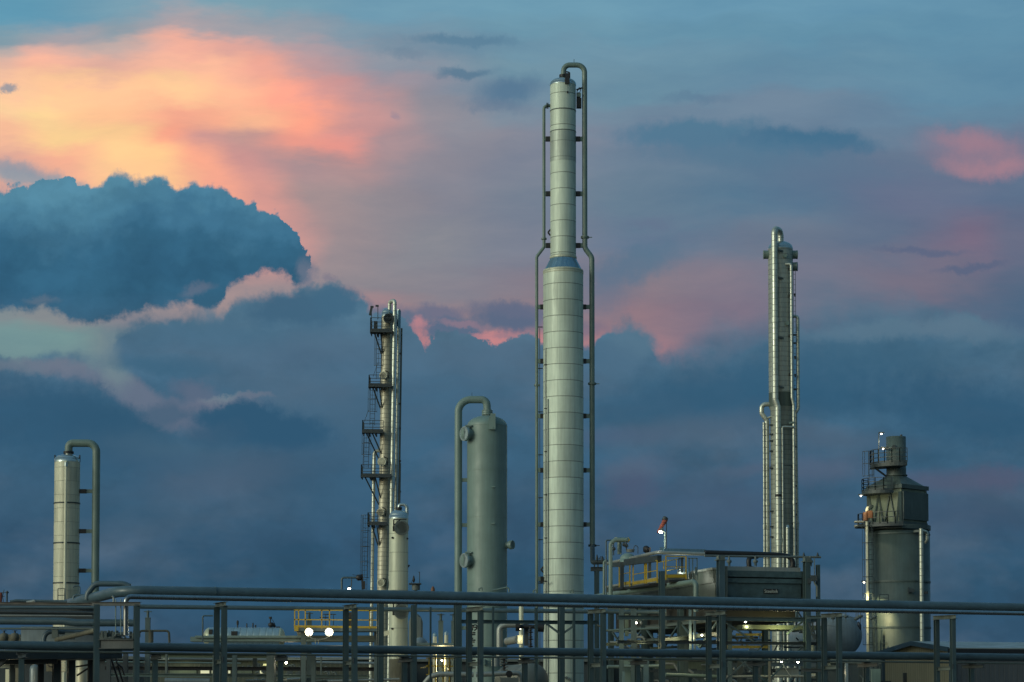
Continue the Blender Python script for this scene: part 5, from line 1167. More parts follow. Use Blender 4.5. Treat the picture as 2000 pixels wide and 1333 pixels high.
for i, (px, py) in enumerate(((1570, 1083), (1597, 1083))):
    m = MB(); m.lathe(P(px, py + 3, 153.4), [(.03, -.1), (.09, 0), (.03, .22)], 8); m.bar(P(px - 1, py + 4, 153.4), P(px + 3, py + 2, 153.4), .03); tag(m.build('small_valve', M_DARK), ('tiny dark valve above the right cooler post', 'tiny dark valve at the far right end of the slim roof pipe')[i], 'valve')
t = thing('junction_box', P(1590, 1130, 151.2) * 1, 'dark junction box with conduits on the right cooler post', 'junction box')
m = MB(); m.box(P(1590, 1131, 151.2), (.4, .25, .32)); m.box(P(1581, 1135, 151.3), (.2, .2, .36)); m.box(P(1590, 1126, 151.2), (.5, .2, .12)); m.build('box', M_DARK, t)
m = MB(); m.bar(P(1590.5, 1124, 151.2), P(1590.5, 1090, 151.2), .05); m.tube([P(1590, 1136, 151.2), P(1592, 1141, 151.2), P(1596, 1146, 151.2), P(1596, 1166, 151.2)], .06, 8, bend=.1); m.build('conduit', M_MAN, t)
# yellow gated railings along the cooler's left side
def yrail(label, px0, px1, Ya, Yb, f0, f1, g0, g1, posts, mid=True):
    "f = rail tops (px rows) at both ends, g = floor rows"
    a0, a1, b0, b1 = P(px0, f0, Ya), P(px1, f1, Yb), P(px0, g0, Ya), P(px1, g1, Yb)
    t = thing('yellow_railing', b0 * 1.0, label, 'railing', 'yellow railings beside the cooler'); m = MB()
    m.bar(a0, a1, .07); m.bar(a0.lerp(b0, .45), a1.lerp(b1, .45), .05)
    m.bar(a0.lerp(b0, .85), a1.lerp(b1, .85), .05, .2)
    for k in posts: m.bar(a0.lerp(a1, k), b0.lerp(b1, k), .09)
    m.build('rails', M_YEL, t)
    m = MB(); m.bar(b0.lerp(b1, 0) + Vector((.05, .05, -.1)), b1 + Vector((.05, .05, -.1)), 1.2, .14); m.build('walkway', M_BLACK, t)
    m = MB(); e = Vector((0, 0, -.08)); m.bar(a0.lerp(b0, 1) + Vector((0, .2, .22)), a1.lerp(b1, 1) + Vector((0, .2, .22)), .04, .34); m.build('kick_plate', M_GALV, t)
    return t
yrail('short yellow railing panel at the far end of the cooler walkway', 1209.5, 1231, 163.5, 159.5, 1100.5, 1096.5, 1149, 1146, (0, .96))
yrail('middle yellow railing panel with a gate on the cooler walkway', 1236.5, 1283.5, 159, 152.6, 1103, 1095, 1146.5, 1138.5, (0, .5, .57, 1))
yrail('near yellow railing corner beside the round shiny vessel on the cooler', 1300.5, 1341, 151.6, 151.9, 1086.5, 1088, 1133, 1132, (0, .97))
m = MB(); m.bar(P(1284, 1099, 152.6), P(1330, 1091.5, 156), .05); m.bar(P(1300, 1115.5, 152.6), P(1330, 1110, 156), .04)
for px in (1296, 1321): m.bar(P(px, 1112, 154), P(px, 1092, 154), .05)
tag(m.build('yellow_handrail', M_YEL), 'sloping yellow handrail behind the near railing corner', 'railing')
m = MB()
for px, w, p0, p1, Y in ((1215, .26, 1098, 1150, 161), (1261, .22, 1094, 1140, 156.5), (1269, .2, 1090, 1130, 156)): m.box(P(px, (p0 + p1) / 2, Y), (w, .2, (p1 - p0) * Y / F_PX))
m.bar(P(1196, 1104, 163), P(1216, 1103, 161), .3, .3); m.bar(P(1222, 1099, 159), P(1288, 1091, 152.6), .3, .42)
tag(m.build('pipe_bridge', M_DARK), 'dark steel frame carrying the silver roof pipe behind the yellow railings', 'frame')
frame_post(1292.5, 147.5, 1116, .31, 'grey post standing between the yellow railings, cut off at the top')
t = thing('shiny_vessel', P(1333, 1125, 153) * 1, 'shiny round vessel end behind the near yellow railing corner', 'vessel')
m = MB(); m.lathe(P(1331, 1121, 153.6), [(.34, -.8), (.34, 0)] + [(a, b) for a, b in dome(.34, .2)], 20, (-.5, -.86, 0)); m.build('shell', M_HEAD, t)
m = MB(); m.box(P(1332, 1104, 153), (.16, .2, 1.0)); m.box(P(1326, 1104, 153), (.06, .2, .9)); m.bar(P(1325, 1091.5, 153), P(1336, 1091.5, 153), .08); m.build('nozzle', M_DARK, t)
m = MB()
for px in (1346, 1353, 1361.5): m.bar(P(px, 1134, 152), P(px, 1091, 152), .06)
m.bar(P(1344, 1091, 152), P(1362, 1091, 152), .06); m.box(P(1359.5, 1116, 152), (.16, .2, .5)); tag(m.build('ladder_hoop', M_POST), 'grey hooped ladder top just right of the near yellow railing corner', 'ladder')
# pipe from the yard to the cooler
pipe_thing([P(1160, 1166, 166), P(1354, 1136.5, 149), P(1359.5, 1141, 148.5), P(1359, 1195, 148.5)], .165, M_PIPEG, 'pale pipe slanting up below the yellow railings, turning down at its right end', bend=.3)
tp([(1157, 1068, 183.5), (1157.5, 1099, 182), (1184, 1097.5, 180)], .19, M_DARK, 'black elbow pipe at the foot of the tallest column’s right-hand line', .55)
t = thing('pipe_support', P(1165.5, 1200, 178) * 1, 'short wide T post under the black elbow pipe', 'post'); t.location.z = 0
q = P(1165.5, 1116, 178); m = MB(); m.ibeam((q.x, 178, 0), (q.x, 178, q.z), .30, .30, .03); m.build('post', M_POST, t)
m = MB(); m.ibeam(P(1153.5, 1112, 178), P(1178, 1112, 178), .3, .32, .03); m.bar(P(1161, 1108, 178), P(1161, 1103, 178), .1); m.bar(P(1168, 1108, 178), P(1168, 1103, 178), .1); m.build('cap_beam', M_DARK, t)
tp([(1179.5, 1170, 160), (1179.5, 1098, 160), (1183, 1096, 160), (1186, 1096, 160)], .085, M_PIPEG, 'pale upright pipe with a short elbow, third from the tallest column', .1)
tp([(1184, 1165, 158), (1184, 1055.5, 158), (1194, 1055.5, 158)], .05, M_RACK, 'thin upright pipe joining the elbowed group right of the tallest column', .08)
tp([(1192.5, 1165, 156), (1192.5, 1062, 156), (1201, 1055, 156), (1224, 1055, 156)], .14, M_PIPEG, 'upright pipe with a fat elbow at its top, right of the tallest column', .3)
t = thing('header_pipe', P(1213, 1090, 157) * 1, 'fat short header pipe with a yellow end cap, above the cooler’s left end', 'pipe')
m = MB(); m.cyl(P(1203, 1054.5, 156.6), P(1225, 1055, 158), .175, n=18); m.build('barrel', M_PIPEG, t)
m = MB(); m.lathe(P(1225, 1055, 158), [(.18, 0), (.18, .1), (.02, .2)], 16, (1, .1, 0)); m.build('end_cap', M_YEL, t)
m = MB(); m.cyl(P(1210, 1083, 157.2), P(1210, 1060, 157.2), .15, n=14); m.build('branch', M_PIPEG, t)
for px, y0, y1 in ((1198.5, 1060, 1085), (1219, 1060, 1068), (1223.5, 1058, 1075)):
    m = MB(); m.bar(P(px, y0, 156.8), P(px, y1, 156.8), .07); m.lathe(P(px, (y0 + y1) / 2, 156.8), [(.03, -.14), (.14, -.05), (.12, .08), (.03, .15)], 10); m.build('valve', M_DARK, t)
t = thing('vessel', P(1228, 1095, 160) * 1, 'grey dished vessel top peeping over the silver pipe at the cooler’s left end', 'vessel')
m = MB(); q = P(1226, 1093, 162); m.lathe(q, [(.55, -.25), (.55, 0)] + [(a, b) for a, b in dome(.55, .45)], 28); m.build('head', M_DRUM, t)
m = MB(); m.cyl(P(1231, 1079, 160), P(1231, 1074, 160), .28, n=16); m.cyl(P(1231, 1075, 160), P(1231, 1073.5, 160), .32, n=16); m.build('flange', M_MAN, t)
m = MB(); m.tube([P(1237, 1074, 160), P(1239, 1067, 160), P(1242, 1065.5, 160), (P(1246, 1069, 160)), P(1246, 1082, 160)], .03, 6, bend=.12); m.build('gauge_loop', M_DARK, t)
m = MB(); m.lathe(P(1262, 1073, 158), [(.03, -.25), (.2, -.2), (.22, .1), (.15, .2), (.05, .24)], 10); m.box(P(1268, 1073.5, 158), (.2, .2, .3)); m.box(P(1264, 1079, 158), (.3, .2, .1)); tag(m.build('actuator', M_BLACK), 'black actuator above the silver pipe, left of the windsock', 'actuator')
m = MB()
for px, py in ((1166, 1085), (1176.5, 1088)): m.lathe(P(px, py + 5, 176), [(.03, -.3), (.08, -.1), (.1, 0), (.03, .25)], 8)
m.bar(P(1164, 1093, 176), P(1178, 1090, 176), .04); m.tube([P(1170, 1093, 176), P(1173, 1087, 176), P(1180, 1091, 176)], .03, 6); tag(m.build('gauge_cluster', M_DARK), 'small dark gauges on the black elbow pipe', 'gauges')
# windsock + street lamp
t = thing('lamp_post', P(1298.5, 1075, 156) * 1, 'lit lamp on a pale curved pole standing on the cooler roof by the windsock', 'lamp')
m = MB(); m.tube([P(1298.8, 1078, 156), P(1298.8, 1043, 156), P(1297, 1037.5, 156), P(1291, 1036, 156)], .055, 8, bend=.2); m.build('pole', M_PIPEG, t)
m = MB(); m.lathe(P(1291, 1038.5, 156), [(.04, -.3), (.12, -.15), (.15, .03), (.15, .06)], 16, (-.4, -.3, -.8)); h = m.build('lamp_head', M_MAN, t)
m = MB(); m.lathe(P(1290.5, 1039.5, 156) + Vector((0, -.05, 0)), [(.13, 0), (.1, .04), (.001, .06)], 16, (-.4, -.5, -.8)); m.build('lens', M_LAMP, h)
lamp_light(P(1286, 1052, 155.2), 80, (1, .95, .75), .12, t)
t = thing('windsock', P(1301.5, 1075, 158) * 1, 'limp faded orange windsock on a thin mast behind the roof lamp', 'windsock')
m = MB(); m.cyl(P(1301.7, 1078, 158), P(1301.7, 1013, 158), .028, n=8); m.build('mast', M_DARK, t)
m = MB(); a, b = P(1300, 1015.5, 158), P(1284.5, 1041, 157.6); d = b - a
m.lathe(a, [(.17, 0), (.16, d.length * .25), (.135, d.length * .3), (.14, d.length * .55), (.1, d.length * .6), (.1, d.length * .85), (.06, d.length)], 14, tuple(d)); m.build('sleeve', M_RED, t)
m = MB(); m.lathe(P(1299, 1014, 158), [(.19, -.1), (.19, .12), (.12, .16)], 12, tuple(d)); m.build('hoop', M_DARK, t)

# ================================================================== round tank end and far-right sheds
t = thing('horizontal_tank', P(1643, 1240, 176) * 1, 'big blue-grey tank end seen between the rack posts, left of the heater', 'tank'); t.location.z = 0
c = P(1643, 1241, 176); rr = 42 * 176 / F_PX; ax = Vector((.15, -1, 0)).normalized()
m = MB(); m.lathe(c + ax * .0, [(a, b) for a, b in dome(rr, .75, 12)], 56, tuple(ax)); m.build('head', M_TANK, t)
m = MB(); m.lathe(c, [(rr, -9), (rr, 0)], 56, tuple(ax)); m.build('shell', M_TANK, t)
for k in (-1.5, -7.5):
    m = MB(); q = c + ax * k; m.box((q.x, q.y, (c.z - rr) / 2), (2.2, .4, c.z - rr + .3), 0); m.build('saddle', M_BEAM, t)
m = MB()
for i, px in enumerate((1619, 1627, 1652, 1672, 1676, 1681, 1702, 1708)):
    m.bar(P(px, 1195, 172), P(px, 1210 + (i * 7) % 9, 172), .05); m.lathe(P(px, 1203 + (i * 5) % 8, 172), [(.03, -.1), (.16, -.04), (.18, .06), (.04, .12)], 8)
m.bar(P(1640, 1205, 172), P(1700, 1208, 172), .04); m.bar(P(1614, 1222, 172), P(1632, 1224, 172), .03)
tag(m.build('valve_row', M_MAN), 'row of small hanging valves just under the top pipe above the round tank end', 'valves')
m = MB(); m.lathe(P(1678.5, 1222, 170), [(.02, -.4), (.08, -.25), (.16, 0), (.1, .2), (.02, .3)], 8, (-.3, 0, 1)); tag(m.build('hanging_valve', M_NAVY), 'dark blue handle hanging in front of the round tank end', 'valve')
def shed():
    C0 = P(1858, 1200, 160); C0.z = 0
    g1 = Vector((-.27, .963, 0)); g2 = Vector((.963, .27, 0)); GW, GL = 11.0, 40
    he, hr = P(0, 1268.5, 160).z, P(0, 1257.8, 165.3).z
    t = thing('metal_building', C0, 'low beige ribbed shed with a shallow gable at the lower right', 'building')
    a, b, mid = C0, C0 + g1 * GW, C0 + g1 * GW / 2
    Zv = Vector((0, 0, 1))
    m = MB(); th = g2 * .15
    m.add([a, b, b + Zv * he, mid + Zv * hr, a + Zv * he] + [v + th for v in (a, b, b + Zv * he, mid + Zv * hr, a + Zv * he)], [(0, 1, 2, 3, 4), (9, 8, 7, 6, 5), (0, 4, 9, 5), (1, 6, 7, 2)]); m.build('gable_wall', M_SID, t)
    m = MB(); m.add([a + g2 * .16, a + g2 * GL, a + g2 * GL + Zv * (he - .35), a + g2 * .16 + Zv * (he - .35)] + [v + g1 * .12 for v in (a + g2 * .16, a + g2 * GL, a + g2 * GL + Zv * (he - .35), a + g2 * .16 + Zv * (he - .35))], [(0, 1, 2, 3), (7, 6, 5, 4)]); m.build('side_wall', M_SIDD, t)
    o = -g2 * .45; m = MB()
    for e, off in ((a - g1 * .35, 0), (b + g1 * .35, 0)):
        vs = [e + o + Zv * (he + .03 - .03), mid + o + Zv * (hr + .08), mid + g2 * GL + Zv * (hr + .08), e + g2 * GL + Zv * (he)]
        m.add(vs + [v + Zv * .1 for v in vs], [(0, 1, 2, 3), (7, 6, 5, 4), (0, 4, 5, 1), (1, 5, 6, 2), (2, 6, 7, 3), (3, 7, 4, 0)])
    m.build('roof', M_ROOF, t)
    m = MB(); m.bar(a - g1 * .38 + o + Zv * (he - .02), mid + o + Zv * (hr + .03), .1, .32); m.bar(b + g1 * .38 + o + Zv * (he - .02), mid + o + Zv * (hr + .03), .1, .32); m.build('fascia', M_TRIM, t)
    m = MB(); m.bar(a - g1 * .4 + o + Zv * (he - .12), a - g1 * .4 + g2 * GL + Zv * (he - .12), .16, .3); m.build('gutter', M_BLACK, t)
    m = MB(); m.bar(a - g1 * .06 - g2 * .04, a - g1 * .06 - g2 * .04 + Zv * (he - .4), .35, .2); m.bar(b - g2 * .06, b - g2 * .06 + Zv * (he - .3), .2, .2); m.build('corner_trim', M_TRIM, t)
    m = MB(); q = C0 + g1 * 7.3 - g2 * .08; m.box((q.x, q.y, P(0, 1326, 165).z), (.3, .2, .9)); m.build('vent', M_DARK, t)
    m = MB(); q = C0 + g1 * 9.0 - g2 * .08; m.box((q.x - 1.2, q.y, P(0, 1336, 166).z), (1.8, .1, .5)); m.build('door_canopy', M_DARK, t)
shed()
# ================================================================== background yard seen under the rack
def bldg():
    Y = 214; L = Lift(Y, 1300); t = thing('metal_building', (L.x(520), Y, 0), 'long low olive building with a row of lit windows seen under the rack at left', 'building')
    x0, x1 = L.x(275), L.x(745)
    m = MB(); m.box(((x0 + x1) / 2, Y + 4, L.z(1289) / 2), (x1 - x0, 8, L.z(1289))); m.build('wall', M_BLDG, t)
    m = MB(); m.box(((x0 + x1) / 2, Y + 3.8, L.z(1287)), (x1 - x0 + .6, 8.8, .24)); m.build('roof', M_ROOF, t)
    for (a, b, k) in ((332, 384, 0), (392, 409, 1), (414, 419, 1), (426, 433, 1), (446, 450, 1), (463, 492, 0), (508, 516, 1), (522, 530, 1)):
        m = MB(); m.box((L.x((a + b) / 2), Y - .04, L.z(1312.5)), ((b - a) * L.s, .08, 7 * L.s)); w = m.build('window', M_WIN if k else M_HEATL, t)
        m = MB(); m.box((L.x((a + b) / 2), Y - .06, L.z(1316.6)), ((b - a) * L.s + .2, .12, .08)); m.build('sill', M_DARK, w)
    m = MB(); m.box((L.x(526), Y - .3, L.z(1292)), (6 * L.s, .4, 9 * L.s)); m.box((L.x(522), Y - .3, L.z(1299)), (14 * L.s, .4, 4 * L.s)); m.build('lit_vent', M_CREAM, t)
    lamp_light((L.x(526), Y - 1.2, L.z(1296)), 30, (1, .95, .4), .2, t)
    lamp_light((L.x(360), Y - 1.5, L.z(1300)), 25, (1, .95, .5), .2, t)
bldg()
def bx(name, cat, label, px0, px1, py0, py1, Y, dep, mat, group=None, ang=0):
    L = Lift(Y, py1); m = MB(); m.box((L.x((px0 + px1) / 2), Y, (L.z(py0) + L.z(py1)) / 2), ((px1 - px0) * L.s, dep, (py1 - py0) * L.s), ang)
    return tag(m.build(name, mat), label, cat, group)
def ib(label, a, b, w, h, mat, name='steel_beam', cat='beam', group=None):
    m = MB(); m.ibeam(P(*a), P(*b), w, h, min(w, h) * .12); return tag(m.build(name, mat), label, cat, group)
ib('long dark beam crossing behind the rack posts just above the lit windows', (205, 1305.5, 158), (735, 1307.5, 161), .3, .26, M_BLACK)
ib('long blue-grey beam crossing below the lit windows', (215, 1318.5, 150), (722, 1322, 153), .3, .2, M_RACKL)
ib('dull flat beam right under the lower pipe at left', (300, 1281, 150), (560, 1283, 151), .4, .24, M_HEATL)
tp([(330, 1287, 170), (560, 1289, 172)], .12, M_GALV, 'pale thin pipe below the lower pipe left of the floodlights')
tp([(560, 1285, 165), (735, 1288, 166)], .05, M_GALV, 'thin bright pipe below the two floodlights')
tp([(618, 1294, 168), (732, 1296, 168)], .10, M_TANK, 'bluish pipe behind the rack frame below the yellow platform')
tp([(322, 1330, 150), (410, 1331, 150)], .18, M_TANK, 'blue-grey pipe at the bottom edge under the lit windows')
tp([(480, 1331, 152), (560, 1329, 152)], .1, M_GALV, 'bright thin pipe at the bottom edge left of the T post')
tp([(560, 1328, 158), (660, 1322, 160)], .10, M_GALV, 'slanting pale pipe under the long blue-grey beam')
tp([(560, 1333, 158), (700, 1329, 162)], .06, M_BEAM, 'thinner slanting pipe at the bottom edge under the floodlights')
for i, (px, w, y0, y1, Y, mt) in enumerate(((212, 8, 1275, 1340, 150, M_DARK), (245, 9, 1275, 1340, 151, M_DARK), (286, 6, 1278, 1340, 153, M_MAN), (325, 4, 1278, 1316, 149, M_BEAM), (458, 9, 1278, 1340, 149, M_POST), (612, 9, 1278, 1340, 148, M_POST), (592, 10, 1278, 1340, 153, M_BLACK), (627, 3, 1283, 1340, 160, M_BEAM), (498, 8, 1281, 1303, 152, M_MAN), (697, 4, 1320, 1345, 150, M_RACK))):
    bx('steel_post', 'post', 'grey post under the lower pipe, ' + ('right of the left rack post', 'just left of the second rack post', 'left of the T post below the inverted-U pipe', 'slim one before the olive building', 'beside the first two-post frame', 'below the left floodlight', 'black one left of the pair below the floodlights', 'slim one right of the floodlights', 'short bulky one before the olive building', 'short one in front of the second two-post frame')[i], px - w / 2, px + w / 2, y0, y1, Y, .3, mt, 'posts in the yard below the rack')
m = MB()
for k in range(46):
    px = 470 + random.random() * 180; py = 1300 + random.random() * 34; s_ = .1 + random.random() * .3
    if k % 3: m.box(P(px, py, 172 + random.random() * 8), (s_, s_, s_ * (.5 + random.random())))
    else: m.tube([P(px, py, 170), P(px + 6, py - 3, 170), P(px + 9, py + 5, 170)], .06, 6, bend=.1)
tag(m.build('pump_skid', M_MAN), 'jumble of small pumps and fittings behind the T post below the floodlights', 'pump skid')
# canopy at far left
bx('plate_girder', 'beam', 'deep dark girder behind the slim pipes at left edge', -40, 187, 1181, 1212, 131, .3, M_DARK)
bx('yard_cabinet', 'equipment', 'long grey-blue equipment housing behind the bent pipe at far left', 44, 188, 1225, 1256, 134, 1.0, M_TANK)
bx('yard_cabinet', 'equipment', 'low dull housing behind the two bulky lagged valves at the left edge', -20, 42, 1240, 1256, 136, 1.0, M_BROWN)
t = thing('canopy', P(60, 1290, 131) * 1, 'dark sloping canopy over lit machinery at the lower left corner', 'canopy'); t.location.z = 0
m = MB(); a, b = P(-40, 1281, 128), P(205, 1280, 132); m.bar(a, b, 5, .5); m.bar(P(-10, 1300, 127), P(16, 1276, 127), .3, .5); m.bar(P(-10, 1290, 129), P(112, 1288, 129), .3, .5); m.bar(P(-10, 1300, 130), P(40, 1300, 130), .2, .3); m.build('roof', M_DARK, t)
for px, w in ((24, .3), (80, .3), (110, .4), (139, .4), (178, .34)):
    m = MB(); q = P(px, 1290, 130); m.ibeam((q.x, 130, 0), (q.x, 130, q.z), w, w, .03); m.build('post', M_BLACK if px in (80, 178) else M_DARK, t)
for i, (px0, px1, py0, py1, mt, lb) in enumerate(((114, 129, 1289, 1314, M_COLA, 'pale louvred panel under the canopy'), (148, 172, 1283, 1340, M_COLA, 'pale lagged drum behind the left rack post under the canopy'), (58, 78, 1298, 1345, M_TANK, 'blue-grey cylinder under the canopy lamps'), (13, 21, 1308, 1345, M_CREAM, 'narrow lit panel at lower left corner'), (92, 104, 1294, 1312, M_BROWN, 'brown cabinet under the canopy'), (30, 46, 1303, 1345, M_BROWN, 'brownish cabinet left of the blue-grey cylinder'))):
    L = Lift(136, 1300); cxx = L.x((px0 + px1) / 2); m = MB(); w = (px1 - px0) * L.s
    if i in (1, 2): m.lathe((cxx, 136, max(0, L.z(py1))), [(w / 2, 0), (w / 2, L.z(py0) - L.z(py1) - .3), (w * .4, L.z(py0) - L.z(py1) - .1), (.01, L.z(py0) - L.z(py1))], 24)
    elif i == 0:
        for k in range(4): m.box((cxx, 136, L.z(py0 + 3 + 6.2 * k)), (w, .3, 4.4 * L.s))
    else: m.box((cxx, 136, (L.z(py0) + L.z(py1)) / 2), (w, .6, L.z(py0) - L.z(py1)))
    tag(m.build('yard_cabinet' if i not in (1, 2) else 'yard_drum', mt), lb, 'equipment')
for i, (px0, py0, px1, py1) in enumerate(((148, 1303, 172, 1299), (118, 1290, 118, 1333), (216, 1283, 232, 1333), (230, 1300, 240, 1333), (150, 1320, 172, 1306))):
    m = MB(); m.bar(P(px0, py0, 134), P(px1, py1, 134), .1)
    tag(m.build('brace', M_BLACK), ('short flat black brace across the pale lagged drum', 'upright black brace before the louvred panel', 'long slanting black brace right of the left rack post', 'short steep black brace under the first cross beam', 'slanting black brace over the foot of the pale lagged drum')[i], 'brace')
for i, pts in enumerate(([(91, 1294), (94, 1302), (103, 1304), (112, 1300)], [(225, 1283), (229, 1297), (238, 1303), (243, 1320)])):
    m = MB(); m.tube([P(x, y, 133.5) for x, y in pts], .05, 6, bend=.25); tag(m.build('hanging_cable', M_BLACK), ('black cable drooping under the canopy lamps', 'black cable drooping right of the left rack post')[i], 'cable')
# middle yard: flanged pipe, lit standpipes, yellow guard rails
tp([(975.5, 1300, 146), (975.5, 1226, 146), (988, 1220.5, 146), (1012, 1220.5, 146)], .2, M_GALV, 'bright curved pipe turning from upright to level before the drum’s right edge', .42)
t = thing('valve_assembly', P(1035, 1240, 147) * 1, 'black flanged valve string left of the tallest column', 'valve'); t.location.z = 0
m = MB(); m.cyl(P(1007, 1224, 146), P(1016, 1224, 146), .3, n=16); m.cyl(P(1016, 1224, 146), P(1052, 1225, 146), .13, n=12); m.cyl(P(1051, 1225, 146), P(1063, 1226, 146), .3, n=16); m.build('flange', M_BLACK, t)
m = MB()
for k in range(9): m.lathe(P(1036, 1226 + k * 4.6, 145.6), [(.05, -.07), (.1 + .06 * (k % 3), 0), (.05, .07)], 10)
m.bar(P(1036, 1222, 145.6), P(1036, 1266, 145.6), .12); m.build('valve_stack', M_BLACK, t)
m = MB(); m.box(P(1028, 1240, 146.5), (.3, .3, 1.4)); m.build('body', M_DARK, t)
L = Lift(152, 1200)
for px, w, y0, y1, mt, lb in ((1018, 9, 1184, 1226, M_COLC, 'pale jacketed standpipe seen between drum and tallest column'), ):
    m = MB(); m.lathe((L.x(px), 152, 0), [(w / 2 * L.s, 0), (w / 2 * L.s, L.z(y0))], 20); tag(m.build('standpipe', mt), lb, 'pipe')
bx('junction_cabinet', 'cabinet', 'pale lit cabinet with a black knob left of the tallest column', 1011, 1021, 1241, 1258, 150, .3, M_CREAM)
tp([(991, 1253, 154), (1012, 1249, 152)], .26, M_GALV, 'short fat pale pipe left of the lit cabinet')
for k, (px, top) in enumerate(((849, 1238.5), (871.5, 1235.5))):
    q = P(px, 1300, 150); t = thing('vent_pipe', (q.x, 150, 0), ('left', 'right')[k] + ' one of two capped bright standpipes left of the wide rack post', 'pipe', 'capped bright standpipes')
    m = MB(); m.cyl((q.x, 150, 0), (q.x, 150, P(0, top + 5, 150).z), .13, n=14); m.build('pipe', M_CREAM, t)
    m = MB(); zt = P(0, top + 5.5, 150).z; m.lathe((q.x, 150, zt), [(.15, 0), (.15, .06)] + [(a, b + .06) for a, b in dome(.15, .2, 5)], 14); m.build('cap', M_HEAD, t)
bx('skid_roof', 'equipment', 'flat pale skid roof just above the lower pipe between small column and wide post', 806, 886, 1257.5, 1262, 147, 2.5, M_RACKL)
m = MB(); m.lathe(P(820, 1254, 149), [(.5, -.2), (.5, 0), (.3, .22), (.02, .3)], 20); tag(m.build('motor_hood', M_TANK), 'rounded blue-grey motor hood right of the small column', 'equipment')
t = thing('duct', P(815, 1240, 150) * 1, 'tall grey arched duct behind the right post of the small column', 'duct'); t.location.z = 0
m = MB(); m.tube([P(803, 1262, 150), P(803, 1215, 150), P(808, 1204, 150), P(816, 1204, 150), P(821, 1215, 150), P(821, 1262, 150)], .16, 12, bend=.3); m.box(P(818.5, 1233, 150), (.28, .4, 1.8)); m.build('body', M_MAN, t)
m = MB()
for px in (838, 851, 865, 878, 893): m.bar(P(px, 1333, 148), P(px, 1284, 148), .07)
for py in (1286, 1301, 1318): m.bar(P(832, py, 148), P(896, py + 1, 148), .07)
m.bar(P(822, 1305, 147), P(850, 1300, 149), .06)
tag(m.build('yellow_guard_rail', M_YEL), 'yellow guard rails low between the small column and the drum', 'railing')
lamp_light(P(865, 1293, 150), 120, (1, .8, .35), .25)
for i, (px, py) in enumerate(((863, 1290), (893, 1287))):
    mini_lamp(px, py, 151, ('warm lamp glowing behind the yellow guard rails', 'second warm lamp, behind the wide rack post by the guard rails')[i], .09, 60)
tp([(828, 1337, 141), (840, 1322, 141), (858, 1317, 141), (925, 1318, 141)], .16, M_GALV, 'bright bent pipe along the bottom edge left of the drum', .5)
tp([(930, 1318, 141), (1012, 1315, 141), (1017, 1320, 141), (1017, 1345, 141)], .15, M_GALV, 'bright pipe along the bottom edge before the drum foot, elbow at right', .25)
m = MB(); m.cyl(P(994.5, 1317, 139.8), P(994.5, 1317, 140.6), .21, n=20); tag(m.build('blind_flange', M_BLACK), 'round black blind flange at the bottom centre', 'flange')
t = thing('horizontal_tank', P(1050, 1320, 150) * 1, 'dark dished tank end at the bottom, left of the tallest column foot', 'tank'); t.location.z = 0
m = MB(); c = P(1040, 1328, 146); m.lathe(c, [(a, b) for a, b in dome(32 * 146 / F_PX, .5)], 36, (.3, -1, 0)); m.build('head', M_MAN, t)
m = MB(); m.lathe(c, [(32 * 146 / F_PX, -5), (32 * 146 / F_PX, 0)], 36, (.3, -1, 0)); m.build('shell', M_MAN, t)
tp([(968, 1283, 143), (968, 1302, 143)], .26, M_GALV, 'short bright vertical spool under the lower pipe before the drum')
m = MB()
for k in range(14): q = P(985 + 3 * math.sin(k * 2.2), 1284 + k * 2.1, 143); m.box(q, (.22 + .1 * math.sin(k), .2, .05), k)
m.bar(P(985, 1282, 143), P(985, 1312, 143), .12); tag(m.build('bolted_valve', M_BLACK), 'black bolted valve right of the short bright spool', 'valve')
m = MB()
for k in range(24):
    q = P(922 + 4 * math.sin(k * 1.7), 1222 + k * 3.6, 139.5); m.box(q, (.14 + .1 * math.sin(k * 2.1), .2, .08), k)
m.tube([P(922, 1232, 139.5), P(924, 1222, 139.5), P(931, 1220, 139.5), P(932, 1228, 139.5), P(926, 1232, 139.5)], .04, 8, bend=.15); m.bar(P(921, 1230, 139.5), P(921, 1310, 139.5), .1)
tag(m.build('hose_string', M_BLACK), 'knobbly black valve string just right of the far post of the frame before the drum', 'valves')
bx('machine_base', 'equipment', 'grey boxed machine at the bottom edge below the black blind flange', 977, 1017, 1324, 1350, 143, 1.2, M_MAN)
# small clutter under the cooler
tp([(1166, 1221, 146), (1173, 1224, 146), (1175, 1236, 146)], .05, M_BROWN, 'small rusty hooked pipe left of the fourth frame', .1)
for i, (a, b, w, mt, lb) in enumerate((((1184, 1259, 150), (1265, 1256, 158), .14, M_HEATL, 'lit pale beam rising right above the lower pipe under the cooler'), ((1297, 1250, 152), (1404, 1241, 160), .16, M_BEAM, 'pale beam slanting up behind the fifth frame'), ((1270, 1267, 156), (1330, 1264, 160), .12, M_HEATL, 'dim lit beam just above the lower pipe, middle of the cooler'), ((1360, 1259, 156), (1404, 1252, 160), .14, M_BEAM, 'short pale beam left of the fifth frame'), ((1420, 1264, 154), (1500, 1264, 155), .14, M_YELD, 'dull yellow beam just above the lower pipe right of the fifth frame'), ((1437, 1240, 152), (1488, 1240, 152), .12, M_YELD, 'yellow toe board of the small platform under the cooler'), ((1320, 1226, 168), (1400, 1226, 168), .5, M_BROWN, 'brown beam in the shade under the cooler'), ((1420, 1299, 160), (1600, 1297, 162), .2, M_TANK, 'pale blue beam low under the cooler near the starry lamps'), ((1515, 1313, 158), (1560, 1313, 158), .4, M_TANK, 'fat pale pipe-like beam right of the starry lamps'), ((1280, 1295, 170), (1405, 1300, 170), .6, M_HEATL, 'lit pale panel low behind the fifth frame'))):  # beams labelled lit carry that light in their paler colour
    ib(lb, a, b, w, w * 1.4, mt, group=None)
